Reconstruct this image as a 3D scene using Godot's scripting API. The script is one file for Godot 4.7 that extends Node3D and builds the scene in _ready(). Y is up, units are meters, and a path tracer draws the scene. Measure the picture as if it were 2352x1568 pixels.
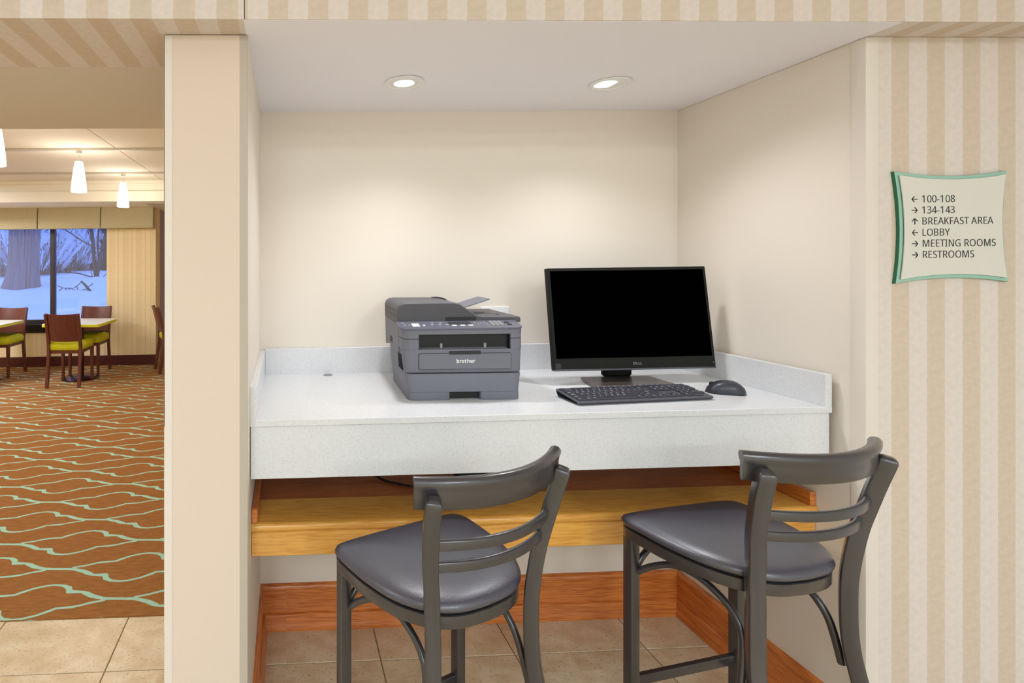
extends Node3D
# ---------------------------------------------------------------- helpers
const K := 0.0133   # the old floor and everything laid on it rise this much per metre to the right
var M := {}
var rng := RandomNumberGenerator.new()
var used := {}

func W(x: float, y: float, t: float) -> Vector3:
	return Vector3(x, y + K * x, -t)

func SH() -> Transform3D:
	return Transform3D(Basis(Vector3(1, K, 0), Vector3(0, 1, 0), Vector3(0, 0, 1)), Vector3.ZERO)

func lay(yaw: float) -> Basis:
	return Basis(Vector3(0, 0, 1), atan(K)) * Basis(Vector3.UP, yaw)

class MB:
	var v := PackedVector3Array()
	var n := PackedVector3Array()
	var uv := PackedVector2Array()
	var ix := PackedInt32Array()
	var xf := Transform3D.IDENTITY
	func vert(p: Vector3, nn: Vector3, t = null) -> void:
		v.append(xf * p)
		n.append((xf.basis.inverse().transposed() * nn).normalized())
		if t == null:
			var a := nn.abs()
			if a.y >= a.x and a.y >= a.z: uv.append(Vector2(p.x, p.z))
			elif a.x >= a.z: uv.append(Vector2(p.z, -p.y))
			else: uv.append(Vector2(p.x, -p.y))
		else:
			uv.append(t)
	func tri3(a: int, b: int, c: int, nn: Vector3) -> void:
		var cr := (v[b] - v[a]).cross(v[c] - v[a])
		var w := xf.basis.inverse().transposed() * nn
		if cr.dot(w) > 0.0: ix.append_array([a, c, b])
		else: ix.append_array([a, b, c])
	func quad(a: Vector3, b: Vector3, c: Vector3, d: Vector3, nn: Vector3) -> void:
		var s := v.size()
		for p in [a, b, c, d]: vert(p, nn)
		tri3(s, s + 1, s + 2, nn); tri3(s, s + 2, s + 3, nn)
	# plain box
	func box(a: Vector3, b: Vector3) -> MB:
		var l := Vector3(minf(a.x, b.x), minf(a.y, b.y), minf(a.z, b.z)); var h := Vector3(maxf(a.x, b.x), maxf(a.y, b.y), maxf(a.z, b.z))
		quad(Vector3(l.x, l.y, h.z), Vector3(h.x, l.y, h.z), h, Vector3(l.x, h.y, h.z), Vector3(0, 0, 1))
		quad(l, Vector3(h.x, l.y, l.z), Vector3(h.x, h.y, l.z), Vector3(l.x, h.y, l.z), Vector3(0, 0, -1))
		quad(l, Vector3(l.x, h.y, l.z), Vector3(l.x, h.y, h.z), Vector3(l.x, l.y, h.z), Vector3(-1, 0, 0))
		quad(Vector3(h.x, l.y, l.z), Vector3(h.x, h.y, l.z), h, Vector3(h.x, l.y, h.z), Vector3(1, 0, 0))
		quad(Vector3(l.x, h.y, l.z), Vector3(h.x, h.y, l.z), h, Vector3(l.x, h.y, h.z), Vector3(0, 1, 0))
		quad(l, Vector3(h.x, l.y, l.z), Vector3(h.x, l.y, h.z), Vector3(l.x, l.y, h.z), Vector3(0, -1, 0))
		return self
	# chamfered box
	func cbox(a: Vector3, b: Vector3, e: float) -> MB:
		var l := Vector3(minf(a.x, b.x), minf(a.y, b.y), minf(a.z, b.z)); var h := Vector3(maxf(a.x, b.x), maxf(a.y, b.y), maxf(a.z, b.z))
		var c := (l + h) / 2; var q := (h - l) / 2
		e = minf(e, minf(q.x, minf(q.y, q.z)) * 0.95)
		var ax := [Vector3(1, 0, 0), Vector3(0, 1, 0), Vector3(0, 0, 1)]
		for i in 3:
			var j := (i + 1) % 3; var k := (i + 2) % 3
			for s in [-1.0, 1.0]:
				var o: Vector3 = c + ax[i] * q[i] * s
				var J: Vector3 = ax[j] * (q[j] - e); var L: Vector3 = ax[k] * (q[k] - e)
				quad(o - J - L, o + J - L, o + J + L, o - J + L, ax[i] * s)
				for s2 in [-1.0, 1.0]:   # edge between face i(s) and face j(s2), along k
					var p1: Vector3 = c + ax[i] * q[i] * s + ax[j] * (q[j] - e) * s2
					var p2: Vector3 = c + ax[i] * (q[i] - e) * s + ax[j] * q[j] * s2
					quad(p1 - L, p1 + L, p2 + L, p2 - L, (ax[i] * s + ax[j] * s2).normalized())
		for sx in [-1.0, 1.0]:
			for sy in [-1.0, 1.0]:
				for sz in [-1.0, 1.0]:
					var s := Vector3(sx, sy, sz); var nn := s.normalized(); var st := v.size()
					vert(c + Vector3(q.x, q.y - e, q.z - e) * s, nn); vert(c + Vector3(q.x - e, q.y, q.z - e) * s, nn); vert(c + Vector3(q.x - e, q.y - e, q.z) * s, nn)
					tri3(st, st + 1, st + 2, nn)
		return self
	# a skin over rings of points; normals are shared where faces meet at less than the crease angle
	func skin(rings: Array, closed := true, crease := 40.0, cap0 := true, cap1 := true, flip := 0) -> MB:
		var R := rings.size(); var N: int = rings[0].size(); var C := N if closed else N - 1
		var fn := []; var vol := 0.0
		for i in R - 1:
			var row := PackedVector3Array()
			var cen := Vector3.ZERO
			for p in rings[i]: cen += p
			for p in rings[i + 1]: cen += p
			cen /= 2.0 * N
			for j in C:
				var a: Vector3 = rings[i][j]; var b: Vector3 = rings[i][(j + 1) % N]; var c: Vector3 = rings[i + 1][(j + 1) % N]; var d: Vector3 = rings[i + 1][j]
				var nn := (c - a).cross(d - b)
				vol += nn.dot((a + b + c + d) / 4.0 - cen)
				row.append(nn.normalized())
			fn.append(row)
		var sg := 1.0
		if flip != 0: sg = float(flip)
		elif vol < 0.0: sg = -1.0
		var cc := cos(deg_to_rad(crease))
		var U := 0.0
		var ulen := PackedFloat32Array([0.0])
		for j in C: ulen.append(ulen[j] + (rings[R / 2][(j + 1) % N] - rings[R / 2][j]).length())
		for i in R - 1:
			var du: float = (rings[i + 1][0] - rings[i][0]).length()
			for j in C:
				var f: Vector3 = fn[i][j]
				if f.length_squared() < 0.5: continue
				var st := v.size()
				for q in [[i, j, 0, 0], [i, j + 1, 0, 1], [i + 1, j + 1, 1, 1], [i + 1, j, 1, 0]]:
					var acc := Vector3.ZERO
					for di in [-1, 0]:
						for dj in [-1, 0]:
							var ii: int = q[0] + di; var jj: int = q[1] + dj
							if ii < 0 or ii > R - 2: continue
							if closed: jj = (jj + C) % C
							elif jj < 0 or jj > C - 1: continue
							var g: Vector3 = fn[ii][jj]
							if g.dot(f) >= cc: acc += g
					vert(rings[q[0]][q[1] % N], acc.normalized() * sg, Vector2(U + du * q[2], ulen[q[1]]))
				tri3(st, st + 1, st + 2, f * sg); tri3(st, st + 2, st + 3, f * sg)
			U += du
		if closed:
			if cap0: cap(rings[0], rings[0], rings[1])
			if cap1: cap(rings[R - 1], rings[R - 1], rings[R - 2])
		return self
	func cap(ring, _r, inner) -> void:
		var nn := Vector3.ZERO; var N: int = ring.size()
		var c0 := Vector3.ZERO; var c1 := Vector3.ZERO
		for p in ring: c0 += p
		for p in inner: c1 += p
		c0 /= N; c1 /= N
		for j in N: nn += (ring[j] - c0).cross(ring[(j + 1) % N] - c0)
		if nn.length() < 1e-12: return
		nn = nn.normalized()
		if nn.dot(c0 - c1) < 0: nn = -nn
		var bx := nn.cross(Vector3(0.123, 0.9, 0.41)).normalized(); var by := nn.cross(bx)
		var pl := PackedVector2Array()
		for p in ring: pl.append(Vector2((p - c0).dot(bx), (p - c0).dot(by)))
		var tr := Geometry2D.triangulate_polygon(pl)
		var st := v.size()
		for p in ring: vert(p, nn)
		for k in range(0, tr.size(), 3): tri3(st + tr[k], st + tr[k + 1], st + tr[k + 2], nn)
	# polygon in (x,y) extruded along local z between z0 and z1 with bevelled rims
	func prism(poly: PackedVector2Array, z0: float, z1: float, bev := 0.0, crease := 40.0) -> MB:
		var rings := []
		var ins := MB.inset(poly, bev) if bev > 0.0 else poly
		if bev > 0.0: rings.append(MB.lift(ins, z0))
		rings.append(MB.lift(poly, z0 + bev)); rings.append(MB.lift(poly, z1 - bev))
		if bev > 0.0: rings.append(MB.lift(ins, z1))
		return skin(rings, true, crease)
	# polygon in (x,z) raised along y
	func slabp(poly: PackedVector2Array, y0: float, y1: float, bev := 0.0, crease := 40.0) -> MB:
		var rings := []
		var ins := MB.inset(poly, bev) if bev > 0.0 else poly
		if bev > 0.0: rings.append(MB.floorp(ins, y0))
		rings.append(MB.floorp(poly, y0 + bev)); rings.append(MB.floorp(poly, y1 - bev))
		if bev > 0.0: rings.append(MB.floorp(ins, y1))
		return skin(rings, true, crease)
	static func lift(p: PackedVector2Array, z: float) -> PackedVector3Array:
		var o := PackedVector3Array()
		for q in p: o.append(Vector3(q.x, q.y, z))
		return o
	static func floorp(p: PackedVector2Array, y: float) -> PackedVector3Array:
		var o := PackedVector3Array()
		for q in p: o.append(Vector3(q.x, y, q.y))
		return o
	static func inset(p: PackedVector2Array, d: float) -> PackedVector2Array:
		var o := PackedVector2Array(); var N := p.size(); var ar := 0.0
		for i in N: ar += p[i].cross(p[(i + 1) % N])
		var sg := 1.0 if ar > 0 else -1.0
		for i in N:
			var a := (p[i] - p[(i + N - 1) % N]).normalized(); var b := (p[(i + 1) % N] - p[i]).normalized()
			var na := Vector2(-a.y, a.x) * sg; var nb := Vector2(-b.y, b.x) * sg
			var m := (na + nb).normalized()
			o.append(p[i] + m * d / maxf(m.dot(na), 0.35))
		return o
	static func rrect(x0: float, x1: float, y0: float, y1: float, r: float, s := 4) -> PackedVector2Array:
		return MB.rrect4(x0, x1, y0, y1, r, r, r, r, s)
	# corner radii: (x0,y0) (x1,y0) (x1,y1) (x0,y1)
	static func rrect4(x0: float, x1: float, y0: float, y1: float, ra: float, rb: float, rc: float, rd: float, s := 4) -> PackedVector2Array:
		var o := PackedVector2Array()
		for q in [[x0, y0, 1, 1, ra, PI], [x1, y0, -1, 1, rb, 1.5 * PI], [x1, y1, -1, -1, rc, 0.0], [x0, y1, 1, -1, rd, 0.5 * PI]]:
			if q[4] <= 0.0: o.append(Vector2(q[0], q[1])); continue
			var c := Vector2(q[0] + q[2] * q[4], q[1] + q[3] * q[4])
			for k in s + 1:
				var a: float = q[5] + 0.5 * PI * k / s
				o.append(c + Vector2(cos(a), sin(a)) * q[4])
		return o
	# profile points (r, y) turned round the y axis
	func lathe(prof: Array, seg := 24, crease := 40.0, c := Vector3.ZERO) -> MB:
		var rings := []
		for q in prof:
			var r := PackedVector3Array()
			for k in seg:
				var a := TAU * k / seg
				r.append(c + Vector3(cos(a) * q.x, q.y, sin(a) * q.x))
			rings.append(r)
		return skin(rings, true, crease)
	# cross-section swept along a path; the section's x lies along `side`, its y is perpendicular
	func sweep(path: PackedVector3Array, sec: PackedVector2Array, up: Vector3, crease := 40.0, scales = null) -> MB:
		var rings := []; var N := path.size()
		for i in N:
			var t := (path[mini(i + 1, N - 1)] - path[maxi(i - 1, 0)]).normalized()
			var s := t.cross(up).normalized(); var y := s.cross(t).normalized()
			var k: float = scales[i] if scales != null else 1.0
			var r := PackedVector3Array()
			for q in sec: r.append(path[i] + (s * q.x + y * q.y) * k)
			rings.append(r)
		return skin(rings, true, crease)
	func tube(path: PackedVector3Array, r: float, seg := 10, up := Vector3(0.13, 0.2, 0.97), scales = null) -> MB:
		return sweep(path, MB.circ(r, seg), up, 60.0, scales)
	static func circ(r: float, seg: int) -> PackedVector2Array:
		var o := PackedVector2Array()
		for k in seg: o.append(Vector2(cos(TAU * k / seg), sin(TAU * k / seg)) * r)
		return o
	func mesh() -> ArrayMesh:
		var a := []; a.resize(Mesh.ARRAY_MAX)
		a[Mesh.ARRAY_VERTEX] = v; a[Mesh.ARRAY_NORMAL] = n; a[Mesh.ARRAY_TEX_UV] = uv; a[Mesh.ARRAY_INDEX] = ix
		var m := ArrayMesh.new()
		m.add_surface_from_arrays(Mesh.PRIMITIVE_TRIANGLES, a)
		return m

func spline(pts: Array, per := 6) -> PackedVector3Array:
	var o := PackedVector3Array(); var N := pts.size()
	for i in N - 1:
		var p0: Vector3 = pts[maxi(i - 1, 0)]; var p1: Vector3 = pts[i]; var p2: Vector3 = pts[i + 1]; var p3: Vector3 = pts[mini(i + 2, N - 1)]
		for k in per: o.append(p1.cubic_interpolate(p2, p0, p3, float(k) / per))
	o.append(pts[N - 1])
	return o

func mb(xf := Transform3D.IDENTITY) -> MB:
	var b := MB.new(); b.xf = xf
	return b

func numbered(called: String) -> String:
	used[called] = used.get(called, 0) + 1
	return called if used[called] == 1 else "%s_%03d" % [called, used[called] - 1]

func place(mesh: Mesh, called: String, mat: Material, parent: Node = self) -> MeshInstance3D:
	var o := MeshInstance3D.new(); o.mesh = mesh; o.material_override = mat
	o.name = numbered(called) if parent == self else called
	parent.add_child(o, true)
	return o

func obj(b: MB, called: String, mat: Material, parent: Node = self) -> MeshInstance3D:
	return place(b.mesh(), called, mat, parent)

func tag(o: Node, label: String, category: String, group := "") -> Node:
	o.set_meta("label", label); o.set_meta("category", category)
	if group: o.set_meta("group", group)
	return o

func thing(called: String, label: String, category: String, at := Vector3.ZERO, basis := Basis.IDENTITY, group := "") -> Node3D:
	var o := Node3D.new(); o.name = numbered(called); add_child(o)
	o.transform = Transform3D(basis, at)
	tag(o, label, category, group)
	return o

func struct(b: MB, called: String, label: String, mat: Material, category := "") -> MeshInstance3D:
	var o := obj(b, called, mat)
	o.set_meta("kind", "structure"); o.set_meta("label", label)
	o.set_meta("category", category if category else called.split("_")[0])
	return o

func dup(root: Node3D, at: Vector3, basis: Basis, label: String) -> Node3D:
	var r: Node3D = root.duplicate()
	r.name = numbered(str(root.name).rstrip("0123456789").rstrip("_")); add_child(r)
	r.transform = Transform3D(basis, at); r.set_meta("label", label)
	return r

# ---------------------------------------------------------------- materials
func mat(c: Color, rough := 0.6, metal := 0.0, spec := 0.5) -> StandardMaterial3D:
	var m := StandardMaterial3D.new()
	m.albedo_color = c; m.roughness = rough; m.metallic = metal; m.metallic_specular = spec
	return m

func rgb(r: float, g: float, b: float) -> Color:
	return Color(r / 255.0, g / 255.0, b / 255.0)

func glow(c: Color, e: float) -> StandardMaterial3D:
	var m := mat(Color(0.9, 0.9, 0.9)); m.emission_enabled = true; m.emission = c; m.emission_energy_multiplier = e
	return m

func noise(seed_: int, f: float, oct := 3) -> FastNoiseLite:
	var n := FastNoiseLite.new(); n.seed = seed_; n.frequency = f; n.noise_type = FastNoiseLite.TYPE_SIMPLEX_SMOOTH
	n.fractal_octaves = oct
	return n

func textured(img: Image, size: Vector2, off := Vector2.ZERO, rough := 0.7, spec := 0.5) -> StandardMaterial3D:
	img.generate_mipmaps()
	var m := mat(Color.WHITE, rough, 0.0, spec)
	m.albedo_texture = ImageTexture.create_from_image(img)
	m.uv1_scale = Vector3(1.0 / size.x, 1.0 / size.y, 1); m.uv1_offset = Vector3(-off.x / size.x, -off.y / size.y, 0)
	return m

# seamless noise on a torus of w x h pixels
func tiled(n: FastNoiseLite, i: float, j: float, w: float, h: float) -> float:
	var a := i / w; var b := j / h
	var wa := smoothstep(0.75, 1.0, a); var wb := smoothstep(0.75, 1.0, b)
	var p := n.get_noise_2d(i, j)
	if wa > 0.0: p = lerpf(p, n.get_noise_2d(i - w, j), wa)
	if wb > 0.0: p = lerpf(p, lerpf(n.get_noise_2d(i, j - h), n.get_noise_2d(i - w, j - h), wa), wb)
	return p

func striped(stripes: Array, wide: float, seed_: int, grain: float) -> Image:
	# stripes: [width share, colour] across one repeat
	var w := 256; var h := 256
	var img := Image.create(w, h, false, Image.FORMAT_RGB8)
	var n1 := noise(seed_, 0.35, 2); var n2 := noise(seed_ + 1, 0.02, 2)
	for i in w:
		var f := float(i) / w; var c: Color = stripes[0][1]; var acc := 0.0; var amt := 1.0
		for s in stripes:
			acc += s[0]
			if f < acc:
				c = s[1]; amt = s[2]
				break
		for j in h:
			var g := 1.0 + grain * amt * tiled(n1, i * 1.0, j * 1.0, w, h) + 0.025 * tiled(n2, i, j, w, h)
			img.set_pixel(i, j, Color(c.r * g, c.g * g, c.b * (g * 1.3 - 0.3)))
	return img

func wood_img(base: Color, dark: Color, seed_: int, knots: bool) -> Image:
	var w := 512; var h := 256
	var img := Image.create(w, h, false, Image.FORMAT_RGB8)
	var n1 := noise(seed_, 1.0, 4); var n2 := noise(seed_ + 5, 1.0, 2)
	for j in h:
		for i in w:
			var warp := n2.get_noise_2d(i * 0.006, j * 0.03) * 14.0
			var kn := 0.0
			if knots:
				for k in [[120, 60], [400, 190]]:
					var d := Vector2((i - k[0]) * 0.35, j - k[1]).length()
					warp += 9.0 * exp(-d * d / 160.0); kn = maxf(kn, exp(-d * d / 12.0))
			var r := 0.5 + 0.5 * sin((j + warp) * 0.33 + n1.get_noise_2d(i * 0.004, j * 0.08) * 5.0)
			var fine := n1.get_noise_2d(i * 0.02, j * 0.9)
			var t := clampf(0.45 * r * r + 0.22 * fine + 0.15 * n2.get_noise_2d(i * 0.01, j * 0.02) + 0.1 + kn * 0.8, 0.0, 1.0)
			img.set_pixel(i, j, base.lerp(dark, t))
	return img

func make_materials() -> void:
	var light := rgb(228, 216, 207); var dark := rgb(217, 199, 180)
	# two-tone stripes, 106 mm repeat, a dark stripe starting at x = 1.716
	M.paper = textured(striped([[0.5, dark, 1.0], [0.5, light, 0.55]], 0.106, 3, 0.11), Vector2(0.106, 0.106), Vector2(1.716, 0), 0.85, 0.25)
	M.paper_left = M.paper.duplicate(); M.paper_left.uv1_scale = Vector3(1 / 0.108, 1 / 0.108, 1); M.paper_left.uv1_offset = Vector3(0.608 / 0.108, 0, 0)
	M.paper_header = M.paper.duplicate(); M.paper_header.uv1_scale = Vector3(1 / 0.1022, 1 / 0.1022, 1); M.paper_header.uv1_offset = Vector3(0.046 / 0.1022, 0, 0)
	M.paper_yellow = textured(striped([[0.22, rgb(242, 220, 178), 1.0], [0.2, rgb(246, 228, 190), 0.6], [0.1, rgb(239, 214, 168), 1.0], [0.26, rgb(246, 229, 192), 0.6], [0.22, rgb(241, 218, 174), 1.0]], 0.2, 9, 0.07), Vector2(0.2, 0.2), Vector2(0, 0), 0.85, 0.25)
	M.paper_mauve = textured(striped([[0.5, rgb(178, 160, 178), 1.0], [0.5, rgb(198, 176, 176), 0.6]], 0.1, 19, 0.08), Vector2(0.1, 0.1), Vector2(0, 0), 0.85, 0.25)
	M.wall = mat(rgb(241, 230, 216), 0.55, 0.0, 0.35)
	M.pillar = mat(rgb(228, 209, 192), 0.6, 0.0, 0.3)
	M.tan = mat(rgb(222, 212, 196), 0.85, 0.0, 0.2)
	M.white_ceiling = mat(rgb(247, 243, 249), 0.8, 0.0, 0.2)
	M.cream = mat(rgb(247, 241, 228), 0.7, 0.0, 0.3)
	M.guard = mat(rgb(232, 221, 209), 0.45)
	M.guard_grey = mat(rgb(190, 178, 162), 0.5)
	M.gap = mat(rgb(70, 58, 42), 0.9)
	M.track = mat(rgb(205, 198, 186), 0.5)
	M.board = mat(rgb(236, 228, 214), 0.85, 0.0, 0.2)
	M.lobby = mat(rgb(228, 226, 222), 0.8, 0.0, 0.2)
	# speckled quartz
	var q := Image.create(512, 512, false, Image.FORMAT_RGB8)
	var qn := noise(21, 0.5, 2); var qm := noise(23, 0.05, 2)
	for j in 512:
		for i in 512:
			var g := 0.90 + 0.02 * tiled(qn, i, j, 512, 512) + 0.012 * tiled(qm, i, j, 512, 512)
			q.set_pixel(i, j, Color(g, g, g * 1.005))
	rng.seed = 77
	for k in 2600:
		var x := rng.randi_range(0, 510); var y := rng.randi_range(0, 510); var s := rng.randf()
		var c := rgb(120, 112, 108) if s < 0.45 else (rgb(165, 156, 148) if s < 0.85 else rgb(250, 250, 250))
		q.fill_rect(Rect2i(x, y, 1 if s < 0.7 else 2, 1 if s < 0.8 else 2), c)
	M.quartz = textured(q, Vector2(0.36, 0.36), Vector2.ZERO, 0.22, 0.5)
	# wood
	M.pine = textured(wood_img(rgb(238, 178, 82), rgb(204, 130, 50), 31, true), Vector2(0.62, 0.21), Vector2.ZERO, 0.3, 0.5)
	M.pine.clearcoat_enabled = true; M.pine.clearcoat = 0.4; M.pine.clearcoat_roughness = 0.2
	M.stain = textured(wood_img(rgb(228, 138, 64), rgb(168, 78, 30), 37, false), Vector2(0.7, 0.22), Vector2.ZERO, 0.28, 0.5)
	M.stain.clearcoat_enabled = true; M.stain.clearcoat = 0.4; M.stain.clearcoat_roughness = 0.15
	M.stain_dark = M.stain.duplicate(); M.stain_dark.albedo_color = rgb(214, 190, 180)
	M.chair_wood = textured(wood_img(rgb(110, 56, 40), rgb(70, 28, 24), 41, false), Vector2(0.5, 0.16), Vector2.ZERO, 0.35, 0.5)
	M.maroon = mat(rgb(74, 26, 22), 0.4)
	# stone tile, three tones of it
	for k in 3:
		var ti := Image.create(384, 384, false, Image.FORMAT_RGB8)
		var t1 := noise(50 + k, 0.012, 4); var t2 := noise(60 + k, 0.09, 3)
		var a := [rgb(236, 220, 190), rgb(232, 215, 184), rgb(239, 224, 196)][k] as Color
		for j in 384:
			for i in 384:
				var f := clampf(0.5 + 0.6 * t1.get_noise_2d(i, j * 1.4), 0, 1); var p := t2.get_noise_2d(i, j * 1.7)
				var c := a.lerp(rgb(196, 160, 112), f * 0.62)
				if p > 0.38: c = c.lerp(rgb(150, 116, 78), minf((p - 0.38) * 2.6, 0.55))
				ti.set_pixel(i, j, c)
		M["tile%d" % k] = textured(ti, Vector2(0.62, 0.62), Vector2(0.1 * k, 0.2), 0.3, 0.5)
	M.grout = mat(rgb(150, 122, 84), 0.9)
	M.carpet = carpet_material()
	# objects
	M.printer = mat(rgb(118, 119, 129), 0.5, 0.0, 0.4)
	M.printer_dark = mat(rgb(90, 88, 92), 0.55, 0.0, 0.4)
	M.printer_panel = mat(rgb(98, 98, 112), 0.4, 0.0, 0.5)
	M.black = mat(rgb(16, 16, 18), 0.6)
	M.recess = mat(rgb(44, 44, 48), 0.7)  # painted shade of the hand recesses; also plain dark small parts
	M.void = mat(Color(0.002, 0.002, 0.002), 0.9, 0.0, 0.0)
	M.bezel = mat(rgb(33, 33, 30), 0.55, 0.0, 0.25)
	M.grey = mat(rgb(150, 150, 150), 0.5)
	M.white = mat(rgb(240, 240, 240), 0.5)
	M.logo_grey = mat(rgb(120, 120, 118), 0.5)
	M.legend = mat(rgb(200, 202, 210), 0.5)
	M.keycap = mat(rgb(62, 62, 70), 0.38, 0.0, 0.6)
	M.keybody = mat(rgb(76, 76, 84), 0.45, 0.0, 0.5)
	M.mouse = mat(rgb(52, 54, 62), 0.35)
	M.metal_base = mat(rgb(120, 112, 108), 0.3, 0.7)
	M.steel = mat(rgb(66, 63, 65), 0.3, 0.4, 0.6); M.steel.clearcoat_enabled = true; M.steel.clearcoat = 0.5; M.steel.clearcoat_roughness = 0.2
	# leather
	var le := Image.create(256, 256, false, Image.FORMAT_RGB8); var ln := noise(71, 0.12, 3)
	for j in 256:
		for i in 256:
			var g := 0.5 + 0.5 * tiled(ln, i, j, 256, 256)
			le.set_pixel(i, j, Color(g, g, g))
	var ltex := le.duplicate() as Image; ltex.bump_map_to_normal_map(2.0); ltex.generate_mipmaps()
	M.leather = mat(rgb(58, 56, 70), 0.36, 0.0, 0.9); M.leather.clearcoat_enabled = true; M.leather.clearcoat = 0.5; M.leather.clearcoat_roughness = 0.35
	M.leather.normal_enabled = true; M.leather.normal_texture = ImageTexture.create_from_image(ltex); M.leather.normal_scale = 0.5
	M.leather.uv1_triplanar = true; M.leather.uv1_scale = Vector3(9, 9, 9)
	M.lime = mat(rgb(206, 206, 44), 0.75, 0.0, 0.3)
	M.laminate = mat(rgb(236, 232, 214), 0.35)
	M.lime_edge = mat(rgb(226, 222, 40), 0.5)
	M.window_frame = mat(rgb(52, 40, 40), 0.45)
	M.granite = mat(rgb(34, 24, 30), 0.35)
	var vf := Image.create(128, 128, false, Image.FORMAT_RGB8); var vn := noise(81, 0.2, 2)
	for j in 128:
		for i in 128:
			var d := 0.5 + 0.5 * sin((i + j) * TAU / 16.0) * signf(sin((i - j) * TAU / 64.0)); var e := 0.5 + 0.5 * sin((i - j) * TAU / 16.0)
			var f := clampf(0.55 * (d if sin((i + 40) * TAU / 64.0) * sin(j * TAU / 64.0) > 0 else e) + 0.35 * tiled(vn, i, j, 128, 128) + 0.15, 0, 1)
			vf.set_pixel(i, j, rgb(172, 160, 126).lerp(rgb(226, 214, 180), f))
	M.valance = textured(vf, Vector2(0.24, 0.24), Vector2.ZERO, 0.9, 0.2)
	M.snow = mat(rgb(244, 246, 250), 0.9, 0.0, 0.2)
	M.bark = mat(rgb(148, 134, 138), 0.95, 0.0, 0.1)
	M.bark_dark = mat(rgb(74, 68, 80), 0.95, 0.0, 0.1)
	M.brush = mat(rgb(128, 120, 136), 0.95, 0.0, 0.1)
	M.glass = mat(Color(0.9, 0.95, 1.0, 0.06), 0.02); M.glass.transparency = BaseMaterial3D.TRANSPARENCY_ALPHA
	M.acrylic = mat(rgb(160, 204, 186), 0.12)
	M.acrylic_edge = mat(rgb(36, 112, 80), 0.1)
	M.sign_face = mat(rgb(226, 222, 212), 0.5, 0.0, 0.3)
	M.sign_text = mat(rgb(52, 56, 54), 0.6)

func carpet_material() -> StandardMaterial3D:
	var w := 768; var h := 508; var sx := 0.74; var sz := 0.49
	var img := Image.create(w, h, false, Image.FORMAT_RGB8)
	var n1 := noise(90, 0.5, 2); var n2 := noise(91, 0.03, 3)
	for j in h:
		for i in w:
			var g := 1.0 + 0.16 * tiled(n1, i, j, w, h) + 0.10 * tiled(n2, i * 0.4, j * 1.8, w, h)
			img.set_pixel(i, j, Color(0.62 * g, 0.425 * g, 0.25 * g))
	var up := [[-0.304, 0.008], [-0.25, 0.022], [-0.205, 0.040], [-0.178, 0.047], [-0.112, 0.052], [-0.095, 0.066], [-0.05, 0.094], [0.0, 0.112], [0.04, 0.116], [0.085, 0.108], [0.112, 0.090], [0.126, 0.062], [0.185, 0.058], [0.208, 0.046], [0.24, 0.026], [0.30, 0.004], [0.37, -0.001], [0.44, -0.008]]
	var wd := [7, 7, 7, 9, 7, 9, 7, 7, 7, 9, 13, 14, 8, 13, 13, 10, 8, 7]
	for cell in [[0.0, 0.0], [0.37, 0.245]]:
		for sg in [1.0, -1.0]:
			for k in up.size() - 1:
				for s in 26:
					var f := s / 26.0
					var x: float = lerpf(up[k][0], up[k + 1][0], f) * sg; var z: float = -lerpf(up[k][1], up[k + 1][1], f) * sg
					var r: float = lerpf(wd[k], wd[k + 1], f)
					var ci: float = (0.5 + (x + cell[0]) / sx) * w; var cj: float = (0.5 + (z + cell[1]) / sz) * h
					for a in range(int(-r), int(r) + 1):
						for b in range(int(-r * 0.9), int(r * 0.9) + 1):
							if a * a + b * b <= r * r:
								var pi := posmod(int(ci + a), w); var pj := posmod(int(cj + b), h)
								var g := 1.0 + 0.13 * n1.get_noise_2d(pi, pj)
								img.set_pixel(pi, pj, Color(0.67 * g, 0.83 * g, 0.76 * g))
	var m := textured(img, Vector2(sx, sz), Vector2(-1.48, -3.065), 0.95, 0.1)
	return m
# ---------------------------------------------------------------- things
func text(s: String, size: float, m: Material, parent: Node, called: String, at: Vector3, basis := Basis.IDENTITY, weight := 400, left := true, stretch := 100) -> MeshInstance3D:
	var f := SystemFont.new(); f.font_names = PackedStringArray(["Droid Sans"]); f.font_weight = weight; f.font_stretch = stretch
	var t := TextMesh.new(); t.text = s; t.font = f; t.font_size = 32; t.pixel_size = size / 32.0; t.depth = 0.0006; t.curve_step = 1.0
	t.horizontal_alignment = HORIZONTAL_ALIGNMENT_LEFT if left else HORIZONTAL_ALIGNMENT_CENTER
	var o := place(t, called, m, parent)
	o.transform = Transform3D(basis, at)
	return o

func stool_outline(d: float) -> PackedVector2Array:
	# seen from above: x to the sitter's right, y = -forward
	var pts := [Vector3(0, 0, 0.136), Vector3(0.075, 0, 0.128), Vector3(0.135, 0, 0.096), Vector3(0.18, 0, 0.035), Vector3(0.203, 0, -0.05), Vector3(0.2105, 0, -0.13), Vector3(0.2105, 0, -0.172), Vector3(0.198, 0, -0.194), Vector3(0.172, 0, -0.201), Vector3(0.09, 0, -0.204), Vector3(0, 0, -0.2045)]
	var r := spline(pts, 4); var o := PackedVector2Array()
	for p in r: o.append(Vector2(p.x, p.z))
	for k in range(r.size() - 2, 0, -1): o.append(Vector2(-r[k].x, r[k].z))
	return MB.inset(o, d) if d != 0.0 else o

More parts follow.
